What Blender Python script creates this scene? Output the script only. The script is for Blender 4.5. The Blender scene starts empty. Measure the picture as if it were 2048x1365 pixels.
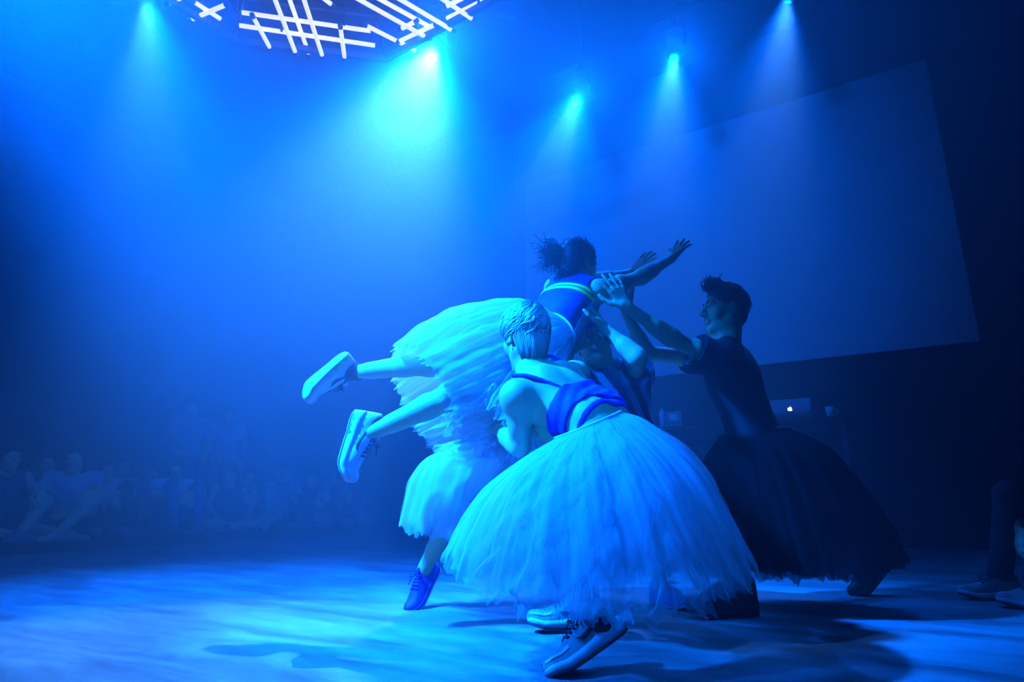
import bpy, bmesh, math, random
import numpy as np
from mathutils import Vector, Matrix

random.seed(7)
SC = bpy.context.scene
COL = SC.collection

# ---------------------------------------------------------------- camera
CAM_H, PITCH, FPX = 0.47, math.radians(14.5), 1250.0
cam_data = bpy.data.cameras.new('camera')
cam_data.sensor_width = 36.0
cam_data.lens = FPX / 2048.0 * 36.0
cam_data.clip_start = 0.05
cam = bpy.data.objects.new('camera', cam_data)
COL.objects.link(cam)
cam.location = (0, 0, CAM_H)
cam.rotation_euler = (math.pi / 2 + PITCH, 0, 0)
SC.camera = cam

def at(px, py, Y):
    """world point on the ray of photo pixel (px, py) at distance Y into the hall"""
    u = (px - 1024.0) / FPX; v = (682.5 - py) / FPX
    cp, sp = math.cos(PITCH), math.sin(PITCH)
    dy = cp - sp * v; dz = sp + cp * v
    return Vector((u / dy * Y, Y, CAM_H + dz / dy * Y))

def atz(px, py, z):
    """world point on the ray of photo pixel (px, py) at height z"""
    u = (px - 1024.0) / FPX; v = (682.5 - py) / FPX
    cp, sp = math.cos(PITCH), math.sin(PITCH)
    dy = cp - sp * v; dz = sp + cp * v
    Y = (z - CAM_H) / (dz / dy)
    return Vector((u / dy * Y, Y, z))

# ---------------------------------------------------------------- world, view
w = bpy.data.worlds.new('world'); SC.world = w
w.use_nodes = True
w.node_tree.nodes['Background'].inputs[0].default_value = (0.0, 0.0, 0.0, 1)
w.node_tree.nodes['Background'].inputs[1].default_value = 0.0
SC.view_settings.view_transform = 'Standard'
SC.view_settings.look = 'None'
SC.view_settings.gamma = 1.0
SC.view_settings.use_curve_mapping = False
SC.view_settings.exposure = 0.0
SC.cycles.use_denoising = True
SC.cycles.use_light_tree = False
SC.cycles.max_bounces = 6
SC.cycles.diffuse_bounces = 3
SC.cycles.transparent_max_bounces = 14
SC.cycles.volume_bounces = 0
SC.cycles.use_adaptive_sampling = True
SC.cycles.adaptive_threshold = 0.05
SC.cycles.sample_clamp_indirect = 4.0

# stage light: colour of the LED lamps, and each lamp's place, aim and power
LED = (0.0006, 0.125, 1.0)
LED_CORE = (0.22, 0.72, 1.0)
HAZE_DENSITY = 0.092
HAZE_G = 0.68
# label, position, aim of the wide beam, aim of the hot core, wide power, core power, wide angle, core angle, spill power, lens radius
LAMPS = [
    ('stage spotlight with the broadest white glare, hanging behind the tube chandelier', at(872, 84, 4.65), (-1.2, 2.8, 0), (-1.0, 2.2, 0), 4900, 1000, 58, 31, 450, .03),
    ('stage spotlight shining down over the seated audience at the chandelier\'s corner', at(292, -16, 4.10), (-1.6, 4.2, 0), (-1.5, 2.7, 0), 2900, 240, 50, 20, 40, .03),
    ('stage spotlight hanging lowest over the ponytailed dancer, tilted most of its bar', at(1160, 183, 5.92), (-0.60, 3.6, 0), (-.60, 3.2, 0), 1900, 260, 46, 19, 200, .03),
    ('stage spotlight over the projection screen, middle one of its bar', at(1350, 103, 5.29), (0.45, 3.6, 0), (.50, 3.2, 0), 1700, 260, 40, 19, 120, .03),
    ('stage spotlight over the projection screen, at the bar\'s end near the dark corner', at(1577, -14, 4.60), (0.80, 3.4, 0), (.9, 3.0, 0), 950, 230, 36, 19, 0, .03),
    ('stage spotlight high at the side, lighting the lifted dancer', Vector((-3.3, 1.5, 4.2)), (-.35, 2.7, .75), (-.35, 2.7, .75), 33000, 0, 33, 20, 0, .12),
    ('added unseen stage spotlight washing the projection screen from behind the onlookers', Vector((-1.4, -.8, 3.3)), (1.6, 7.6, 3.95), (1.5, 7.6, 3.3), 5200, 0, 50, 20, 0, .12),  # extra lamp out of view, added to brighten the screen cloth
    ('added unseen fill spotlight behind the onlookers lighting the crouching dancer', Vector((-.5, -1.4, 5.2)), (0.0, 2.2, .85), (0, 2.2, .85), 3800, 0, 20, 20, 0, .12),  # fill lamp added out of view for the dancer's back, hair and skirt
]

# ---------------------------------------------------------------- helpers
def tag(o, label=None, cat=None, group=None, kind=None):
    if label: o['label'] = label
    if cat: o['category'] = cat
    if group: o['group'] = group
    if kind: o['kind'] = kind
    return o

def empty(name, loc=(0, 0, 0), rot=(0, 0, 0), parent=None):
    o = bpy.data.objects.new(name, None)
    COL.objects.link(o); o.location = loc; o.rotation_euler = rot
    o.empty_display_size = 0.05
    if parent: o.parent = parent
    return o

def link_mesh(name, me, mat, parent=None, smooth=False):
    o = bpy.data.objects.new(name, me)
    COL.objects.link(o)
    if mat is not None:
        for m in (mat if isinstance(mat, (list, tuple)) else [mat]):
            me.materials.append(m)
    if parent is not None:
        o.parent = parent
        if parent.type == 'EMPTY' or True:
            # parts are modelled in world space unless the parent sits elsewhere
            o.matrix_parent_inverse = world_of(parent).inverted()
    if smooth:
        me.polygons.foreach_set('use_smooth', [True] * len(me.polygons))
    return o

def world_of(o):
    m = Matrix.LocRotScale(o.location, o.rotation_euler, o.scale)
    if o.parent is not None:
        return world_of(o.parent) @ o.matrix_parent_inverse @ m
    return m

def mesh_np(name, verts, faces):
    me = bpy.data.meshes.new(name)
    me.from_pydata([tuple(v) for v in verts], [], [tuple(f) for f in faces])
    me.update()
    return me

def mesh_quads(name, V, F):
    """fast mesh from numpy arrays, all faces quads"""
    me = bpy.data.meshes.new(name)
    V = np.ascontiguousarray(V, dtype=np.float32); F = np.ascontiguousarray(F, dtype=np.int32)
    me.vertices.add(len(V)); me.vertices.foreach_set('co', V.ravel())
    me.loops.add(F.size); me.loops.foreach_set('vertex_index', F.ravel())
    me.polygons.add(len(F)); me.polygons.foreach_set('loop_start', np.arange(0, F.size, 4, dtype=np.int32))
    me.update(calc_edges=True); me.validate()
    return me

class MB:
    """collects boxes, bars and tubes into one mesh"""
    def __init__(s): s.v = []; s.f = []
    def add(s, v, f):
        n = len(s.v); s.v += [tuple(p) for p in v]; s.f += [tuple(i + n for i in q) for q in f]; return s
    def box(s, c, size, R=None, bev=0.0):
        R = R or Matrix.Identity(3); hx, hy, hz = [q / 2 for q in size]
        if bev <= 0:
            vs = [Vector(c) + R @ Vector((sx * hx, sy * hy, sz * hz)) for sz in (-1, 1) for sy in (-1, 1) for sx in (-1, 1)]
            return s.add(vs, [(0, 2, 3, 1), (4, 5, 7, 6), (0, 1, 5, 4), (2, 6, 7, 3), (0, 4, 6, 2), (1, 3, 7, 5)])
        bm = bmesh.new(); bmesh.ops.create_cube(bm, size=1.0)
        for q in bm.verts: q.co = Vector((q.co.x * size[0], q.co.y * size[1], q.co.z * size[2]))
        bmesh.ops.bevel(bm, geom=bm.edges[:], offset=bev, segments=2, affect='EDGES', profile=0.5)
        bm.verts.index_update()
        s.add([Vector(c) + R @ q.co for q in bm.verts], [[q.index for q in f.verts] for f in bm.faces]); bm.free()
        return s
    def tube(s, pts, r, n=8, cap=True, closed=False):
        pts = [Vector(p) for p in pts]; m = len(pts)
        rr = r if isinstance(r, (list, tuple)) else [r] * m
        up = None; rings = []
        for i, p in enumerate(pts):
            if closed: t = pts[(i + 1) % m] - pts[i - 1]
            else: t = pts[min(i + 1, m - 1)] - pts[max(i - 1, 0)]
            if t.length < 1e-9: t = Vector((0, 0, 1))
            t.normalize()
            if up is None:
                up = t.orthogonal().normalized()
            else:
                up = up - t * up.dot(t)
                up = up.normalized() if up.length > 1e-6 else t.orthogonal().normalized()
            b = t.cross(up)
            rings.append([p + (up * math.cos(a) + b * math.sin(a)) * rr[i] for a in [2 * math.pi * k / n for k in range(n)]])
        v = [q for R_ in rings for q in R_]; f = []
        for i in range(m if closed else m - 1):
            j = (i + 1) % m
            for k in range(n):
                f.append((i * n + k, i * n + (k + 1) % n, j * n + (k + 1) % n, j * n + k))
        if cap and not closed:
            f.append(tuple(range(n - 1, -1, -1))); f.append(tuple((m - 1) * n + k for k in range(n)))
        return s.add(v, f)
    def lathe(s, prof, c=(0, 0, 0), R=None, n=24):
        """prof: (radius, height) pairs turned about the local z axis"""
        R = R or Matrix.Identity(3); c = Vector(c); v = []; f = []
        for r, h in prof:
            for k in range(n):
                a = 2 * math.pi * k / n
                v.append(c + R @ Vector((r * math.cos(a), r * math.sin(a), h)))
        for i in range(len(prof) - 1):
            for k in range(n):
                f.append((i * n + k, i * n + (k + 1) % n, (i + 1) * n + (k + 1) % n, (i + 1) * n + k))
        f.append(tuple(range(n - 1, -1, -1))); f.append(tuple((len(prof) - 1) * n + k for k in range(n)))
        return s.add(v, f)
    def build(s, name, mat, parent=None, smooth=False):
        return link_mesh(name, mesh_np(name, s.v, s.f), mat, parent, smooth)

def aim_matrix(d, up=Vector((0, 0, 1))):
    """rotation whose local -Z points along d"""
    z = -Vector(d).normalized(); x = Vector(up).cross(z)
    if x.length < 1e-4: x = Vector((1, 0, 0))
    x.normalize(); y = z.cross(x)
    return Matrix((x, y, z)).transposed()

# ---------------------------------------------------------------- materials
MATS = {}
def mat(name, color, rough=0.6, metal=0.0, noise=None, bump=None, sheen=0.0, spec=0.5, emit=None, extra=None):
    """principled material with a little procedural variation: noise=(scale, amount), bump=(scale, strength)"""
    m = bpy.data.materials.new(name); m.use_nodes = True
    nt = m.node_tree; b = nt.nodes['Principled BSDF']
    b.inputs['Base Color'].default_value = (*color, 1); b.inputs['Roughness'].default_value = rough
    b.inputs['Metallic'].default_value = metal; b.inputs['Specular IOR Level'].default_value = spec
    if sheen: b.inputs['Sheen Weight'].default_value = sheen
    tc = nt.nodes.new('ShaderNodeTexCoord')
    if noise:
        n = nt.nodes.new('ShaderNodeTexNoise'); n.inputs['Scale'].default_value = noise[0]; n.inputs['Detail'].default_value = 4
        nt.links.new(tc.outputs['Object'], n.inputs['Vector'])
        mx = nt.nodes.new('ShaderNodeMix'); mx.data_type = 'RGBA'
        k = noise[1]
        mx.inputs[6].default_value = (*[c * (1 - k) for c in color], 1); mx.inputs[7].default_value = (*[min(1, c * (1 + k)) for c in color], 1)
        nt.links.new(n.outputs['Fac'], mx.inputs[0]); nt.links.new(mx.outputs[2], b.inputs['Base Color'])
    if bump:
        n = nt.nodes.new('ShaderNodeTexNoise'); n.inputs['Scale'].default_value = bump[0]; n.inputs['Detail'].default_value = 3
        nt.links.new(tc.outputs['Object'], n.inputs['Vector'])
        bp = nt.nodes.new('ShaderNodeBump'); bp.inputs['Strength'].default_value = bump[1]; bp.inputs['Distance'].default_value = 0.01
        nt.links.new(n.outputs['Fac'], bp.inputs['Height']); nt.links.new(bp.outputs['Normal'], b.inputs['Normal'])
    if emit:
        b.inputs['Emission Color'].default_value = (*emit[0], 1); b.inputs['Emission Strength'].default_value = emit[1]
    MATS[name] = m
    return m

# ================================================================ the hall
WALL_DIR = Vector((-0.84, 0.54, 0)).normalized()        # along the screen wall, away from us
WALL_IN = Vector((-WALL_DIR.y, WALL_DIR.x, 0))          # into the hall ... fixed below
if WALL_IN.y > 0: WALL_IN = -WALL_IN
SCREEN_P = Vector((3.25, 7.75, 0))                      # a point at the foot of the screen wall
def hall(s, t, z=0.0):
    """hall coordinates: s metres along the screen wall from SCREEN_P, t metres out from it"""
    return SCREEN_P + WALL_DIR * s + WALL_IN * t + Vector((0, 0, z))
S_LEFT, S_RIGHT, T_BACK, CEIL = 9.6, -6.0, 12.5, 6.9
HALL_R = Matrix((WALL_DIR, WALL_IN, Vector((0, 0, 1)))).transposed()

m_wall = mat('black_painted_wall', (0.018, 0.018, 0.02), 0.85, noise=(1.3, 0.25), bump=(9, 0.15))
m_ceil = mat('black_ceiling', (0.03, 0.03, 0.03), 0.9, noise=(2, 0.2))

def floor_material():
    m = bpy.data.materials.new('scuffed_dance_floor'); m.use_nodes = True
    nt = m.node_tree; b = nt.nodes['Principled BSDF']; L = nt.links.new
    tc = nt.nodes.new('ShaderNodeTexCoord')
    mp = nt.nodes.new('ShaderNodeMapping'); mp.inputs['Rotation'].default_value[2] = 0.35; mp.inputs['Scale'].default_value = (0.55, 1.9, 1)
    L(tc.outputs['Object'], mp.inputs['Vector'])
    n1 = nt.nodes.new('ShaderNodeTexNoise'); n1.inputs['Scale'].default_value = 2.8; n1.inputs['Detail'].default_value = 7; n1.inputs['Roughness'].default_value = 0.62; n1.inputs['Distortion'].default_value = 0.6
    L(mp.outputs[0], n1.inputs['Vector'])
    r1 = nt.nodes.new('ShaderNodeValToRGB'); r1.color_ramp.elements[0].position = 0.33; r1.color_ramp.elements[1].position = 0.68
    r1.color_ramp.elements[0].color = (0.15, 0.15, 0.145, 1); r1.color_ramp.elements[1].color = (0.50, 0.50, 0.48, 1)
    L(n1.outputs['Fac'], r1.inputs['Fac'])
    n2 = nt.nodes.new('ShaderNodeTexNoise'); n2.inputs['Scale'].default_value = 26; n2.inputs['Detail'].default_value = 5
    L(tc.outputs['Object'], n2.inputs['Vector'])
    # thin pale scratches
    mp2 = nt.nodes.new('ShaderNodeMapping'); mp2.inputs['Rotation'].default_value[2] = -1.1; mp2.inputs['Scale'].default_value = (0.5, 9, 1)
    L(tc.outputs['Object'], mp2.inputs['Vector'])
    n3 = nt.nodes.new('ShaderNodeTexNoise'); n3.inputs['Scale'].default_value = 3.0; n3.inputs['Detail'].default_value = 2; n3.inputs['Distortion'].default_value = 0.4
    L(mp2.outputs[0], n3.inputs['Vector'])
    r3 = nt.nodes.new('ShaderNodeValToRGB'); r3.color_ramp.elements[0].position = 0.66; r3.color_ramp.elements[1].position = 0.72
    L(n3.outputs['Fac'], r3.inputs['Fac'])
    m1 = nt.nodes.new('ShaderNodeMix'); m1.data_type = 'RGBA'; m1.blend_type = 'MULTIPLY'; m1.inputs[0].default_value = 0.35
    L(r1.outputs['Color'], m1.inputs[6]); L(n2.outputs['Fac'], m1.inputs[7])
    m2 = nt.nodes.new('ShaderNodeMix'); m2.data_type = 'RGBA'; m2.inputs[7].default_value = (0.5, 0.5, 0.48, 1)
    mm = nt.nodes.new('ShaderNodeMath'); mm.operation = 'MULTIPLY'; mm.inputs[1].default_value = 0.35
    L(r3.outputs['Color'], mm.inputs[0]); L(mm.outputs[0], m2.inputs[0])
    L(m1.outputs[2], m2.inputs[6]); L(m2.outputs[2], b.inputs['Base Color'])
    mr = nt.nodes.new('ShaderNodeMapRange'); mr.inputs[3].default_value = 0.5; mr.inputs[4].default_value = 0.75
    L(n1.outputs['Fac'], mr.inputs[0]); L(mr.outputs[0], b.inputs['Roughness'])
    bp = nt.nodes.new('ShaderNodeBump'); bp.inputs['Strength'].default_value = 0.15; bp.inputs['Distance'].default_value = 0.004
    L(n2.outputs['Fac'], bp.inputs['Height']); L(bp.outputs['Normal'], b.inputs['Normal'])
    b.inputs['Specular IOR Level'].default_value = 0.35
    return m

def slab(name, s0, s1, t0, t1, z0, z1, m, parent=None):
    """a box square to the hall, with its own rotation"""
    o = MB().box((0, 0, 0), (abs(s1 - s0), abs(t1 - t0), abs(z1 - z0))).build(name, m)
    o.location = hall((s0 + s1) / 2, (t0 + t1) / 2, (z0 + z1) / 2); o.rotation_euler = HALL_R.to_euler()
    if parent: o.parent = parent; o.matrix_parent_inverse = world_of(parent).inverted()
    return o

def setting(o, label, cat):
    return tag(o, label, cat, kind='structure')

setting(slab('floor', S_RIGHT - .2, S_LEFT + .2, -.2, T_BACK + .2, -.12, 0, floor_material()), 'scuffed grey dance floor of the hall', 'floor')
setting(slab('wall_back', S_RIGHT - .2, S_LEFT + .2, -.2, 0, 0, CEIL, m_wall), 'dark wall behind the projection screen', 'wall')
setting(slab('wall_left', S_LEFT, S_LEFT + .2, 0, T_BACK, 0, CEIL, m_wall), 'dark hazy wall behind the seated audience', 'wall')
setting(slab('wall_right', S_RIGHT - .2, S_RIGHT, 0, T_BACK, 0, CEIL, m_wall), 'black side wall beyond the dark corner', 'wall')
setting(slab('ceiling', S_RIGHT - .2, S_LEFT + .2, -.2, T_BACK + .2, CEIL, CEIL + .12, m_ceil), 'black ceiling high above the lamps', 'ceiling')

# projection screen, a framed cloth on the wall
m_cloth = mat('screen_cloth', (0.80, 0.80, 0.82), 0.9, noise=(3, 0.03))
m_black = mat('black_metal', (0.02, 0.02, 0.022), 0.45, metal=0.4, noise=(30, 0.2))
def wall_hit(px, py, t):
    """hall-wall point seen at a photo pixel, t metres in front of the wall"""
    p0 = hall(0, t); d = at(px, py, 1.0) - Vector((0, 0, CAM_H)); o = Vector((0, 0, CAM_H))
    k = (p0 - o).dot(WALL_IN) / d.dot(WALL_IN)
    return o + d * k
c_rb, c_rt, c_lb = wall_hit(1960, 682, .05), wall_hit(1850, 118, .05), wall_hit(1052, 785, .05)
s_r = (c_rb - SCREEN_P).dot(WALL_DIR); s_l = (c_lb - SCREEN_P).dot(WALL_DIR)
z_b, z_t = c_rb.z, c_rt.z
scr = empty('projection_screen', hall((s_l + s_r) / 2, 0, z_b))
tag(scr, 'large pale projection screen hanging on the dark wall', 'projection screen')
slab('screen_cloth', s_r, s_l, .035, .05, z_b, z_t, m_cloth, scr)
slab('screen_backing', s_r + .03, s_l - .03, 0.0, .035, z_b + .03, z_t - .03, m_black, scr)

# ---------------------------------------------------------------- stage spotlights
m_lens = mat('lit_lens', (1, 1, 1), 0.3, emit=((0.5, 0.8, 1.0), 60.0))
def spot_light(name, loc, d, color, power, deg, blend, radius, parent):
    ld = bpy.data.lights.new(name, 'SPOT')
    ld.color = color; ld.energy = power; ld.spot_size = math.radians(deg); ld.spot_blend = blend
    ld.shadow_soft_size = radius
    o = bpy.data.objects.new(name, ld); COL.objects.link(o)
    o.matrix_world = Matrix.Translation(loc) @ aim_matrix(d).to_4x4()
    o.parent = parent; o.matrix_parent_inverse = world_of(parent).inverted()
    return o

def stage_lamp(label, pos, aim, aim_core, p_wide, p_core, a_wide, a_core, p_spill, soft):
    aim, aim_core = Vector(aim), Vector(aim_core)
    d = (aim - pos).normalized(); R = aim_matrix(d); dc = (aim_core - pos).normalized()
    root = empty('stage_spotlight', pos)
    tag(root, label, 'stage light', 'stage spotlights')
    # can: lathe about local z, light leaves along -z
    MB().lathe([(0.085, -0.015), (0.092, -0.015), (0.092, 0.05), (0.086, 0.06), (0.086, 0.17), (0.07, 0.21), (0.03, 0.225)], pos, R, 28).build('housing', m_black, root, True)
    ln = MB()
    ln.lathe([(0.082, 0.000), (0.082, 0.012)], pos, R, 28)
    lens = ln.build('lens', m_lens, root)
    # LED domes on the lens
    for ring, cnt in ((0.0, 1), (0.032, 6), (0.062, 12)):
        for k in range(cnt):
            a = 2 * math.pi * k / cnt
            c = pos + R @ Vector((ring * math.cos(a), ring * math.sin(a), 0))
            MB().lathe([(0.012, 0.0), (0.011, -0.005), (0.006, -0.009), (0.001, -0.010)], c, R, 8).build('led', m_lens, lens, True)
    # yoke and clamp up to the lighting bar
    side = R @ Vector((1, 0, 0)); upv = Vector((0, 0, 1))
    hub = pos + R @ Vector((0, 0, 0.10)); top = hub + upv * 0.24
    MB().tube([hub - side * .095, hub - side * .105 + upv * .1, top - side * .09, top + side * .09, hub + side * .105 + upv * .1, hub + side * .095], 0.011, 8).build('yoke', m_black, root, True)
    MB().tube([top, top + upv * 0.10], 0.016, 10).build('clamp', m_black, root, True)
    spot_light('wide_beam', pos + d * 0.03, d, LED, p_wide, a_wide, 1.0, soft, root)
    if p_core: spot_light('core_beam', pos + d * 0.03, dc, LED_CORE, p_core, a_core, 0.8, 0.03, root)
    if p_spill: spot_light('spill', pos + d * 0.03, d, LED, p_spill, 165, 0.6, 0.03, root)
    return top + upv * 0.12

tops = [stage_lamp(*a) for a in LAMPS]
# lighting bars that carry the lamps
def light_bar(label, a, b):
    root = empty('lighting_bar', (a + b) / 2)
    tag(root, label, 'lighting bar')
    MB().tube([a, b], 0.025, 12).build('pipe', m_black, root, True)
    n = 3
    for k in range(n):
        p = a.lerp(b, (k + .5) / n)
        MB().tube([p, Vector((p.x, p.y, CEIL))], 0.006, 6).build('hanger', m_black, root, True)
z2 = (tops[2].z + tops[3].z + tops[4].z) / 3
dirb = (tops[4] - tops[2]); dirb.z = 0
light_bar('black lighting bar carrying three spotlights before the screen wall', tops[2] - dirb * .25, tops[4] + dirb * .35)
dirb = (tops[0] - tops[1]); dirb.z = 0
light_bar('black lighting bar carrying spotlights behind the tube chandelier', tops[1] - dirb * .4, tops[0] + dirb * .3)

light_bar('unseen high black lighting bar opposite the screen wall carrying the added fill spotlight', tops[7] + Vector((-.8, 0, 0)), tops[7] + Vector((.8, 0, 0)))  # bar added out of view to hold the fill lamp
light_bar('unseen low black lighting bar opposite the screen wall carrying the added screen wash', tops[6] + Vector((-.6, 0, 0)), tops[6] + Vector((.6, 0, 0)))  # unseen too, put in as support for the extra screen lamp
light_bar('black lighting bar at the side of the hall carrying one spotlight', tops[5] + Vector((0, -.8, 0)), tops[5] + Vector((0, .8, 0)))
# ---------------------------------------------------------------- tube chandelier: an octagonal dark frame with white light tubes
m_frame = mat('dark_frame', (0.03, 0.035, 0.05), 0.4, metal=0.5)
m_tube = mat('white_light_tube', (0.85, 0.85, 0.9), 0.4, emit=((0.62, 0.60, 1.0), 1.9))
m_cap = mat('tube_socket', (0.03, 0.04, 0.06), 0.5)
ZR = 4.0
rc = atz(772, 118, ZR); rb_ = atz(470, 82, ZR)
mid = (rc + rb_) / 2; e = (rc - rb_); side_len = e.length; e.normalize()
inw = Vector((e.y, -e.x, 0)); rad = side_len / (2 * math.sin(math.pi / 8)); apo = rad * math.cos(math.pi / 8)
cen = mid + inw * apo
a0 = math.atan2((rc - cen).y, (rc - cen).x)
ch = empty('tube_chandelier', cen)
tag(ch, 'octagonal dark ceiling frame crossed by many white light tubes', 'chandelier')
ov = [cen + Vector((math.cos(a0 + k * math.pi / 4), math.sin(a0 + k * math.pi / 4), 0)) * rad for k in range(8)]
for k in range(8):
    p, q = ov[k], ov[(k + 1) % 8]
    MB().box((p + q) / 2, ((q - p).length + .02, .035, .05), Matrix.Rotation(math.atan2((q - p).y, (q - p).x), 3, 'Z')).build('frame_bar', m_frame, ch)
    p2, q2 = p.lerp(cen, .16) + Vector((0, 0, .22)), q.lerp(cen, .16) + Vector((0, 0, .22))
    MB().box((p2 + q2) / 2, ((q2 - p2).length + .02, .03, .04), Matrix.Rotation(math.atan2((q - p).y, (q - p).x), 3, 'Z')).build('frame_bar', m_frame, ch)
    MB().tube([p, p2], 0.012, 6).build('strut', m_frame, ch)
    MB().tube([p2, Vector((p2.x, p2.y, CEIL))], 0.005, 6).build('hanger', m_frame, ch)
tubes = [((385, 38), (450, 10), .02), ((390, 5), (441, 38), .06), ((484, 25), (741, 62), .10), ((479, 51), (750, 91), .04), ((507, 35), (539, 94), -.02),
    ((535, -40), (590, 103), -.03), ((562, -50), (617, 106), .09), ((592, -50), (644, 110), -.03), ((681, 56), (689, 114), -.02), ((600, -40), (662, 8), .12),
    ((640, -45), (855, 76), .0), ((690, -40), (866, 57), .1), ((735, -40), (902, 59), -.02), ((734, 52), (831, 101), .06), ((800, 82), (868, 50), .05),
    ((804, 57), (829, 44), .08), ((846, -28), (943, 37), -.02), ((894, 37), (1010, -20), .05), ((894, 12), (960, -22), .09), ((340, 6), (380, -14), .03), ((330, -50), (420, -10), .04)]
for p, q, dz in tubes:
    A, B = atz(p[0], p[1], ZR + dz), atz(q[0], q[1], ZR + dz)
    t = MB().tube([A, B], 0.0165, 12).build('light_tube', m_tube, ch, True)
    n = (B - A).normalized()
    for P, s in ((A, -1), (B, 1)):
        MB().tube([P + n * s * .001, P + n * s * .035], 0.0185, 10).build('socket', m_cap, t, True)
for px, py in ((472, 22), (688, 50), (563, 62), (830, 66), (957, 6), (829, 96)):
    A = atz(px, py, ZR)
    MB().tube([A, A + Vector((0, 0, .34))], 0.011, 6).build('bracket', m_frame, ch)

# ================================================================ organic shapes: smooth unions on a grid, skinned with surface nets
def V3(*a): return np.array(a, dtype=np.float64)
def npv(p): return np.array((p[0], p[1], p[2]), dtype=np.float64)
def unit(v):
    v = npv(v); return v / (np.linalg.norm(v) + 1e-12)

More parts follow.
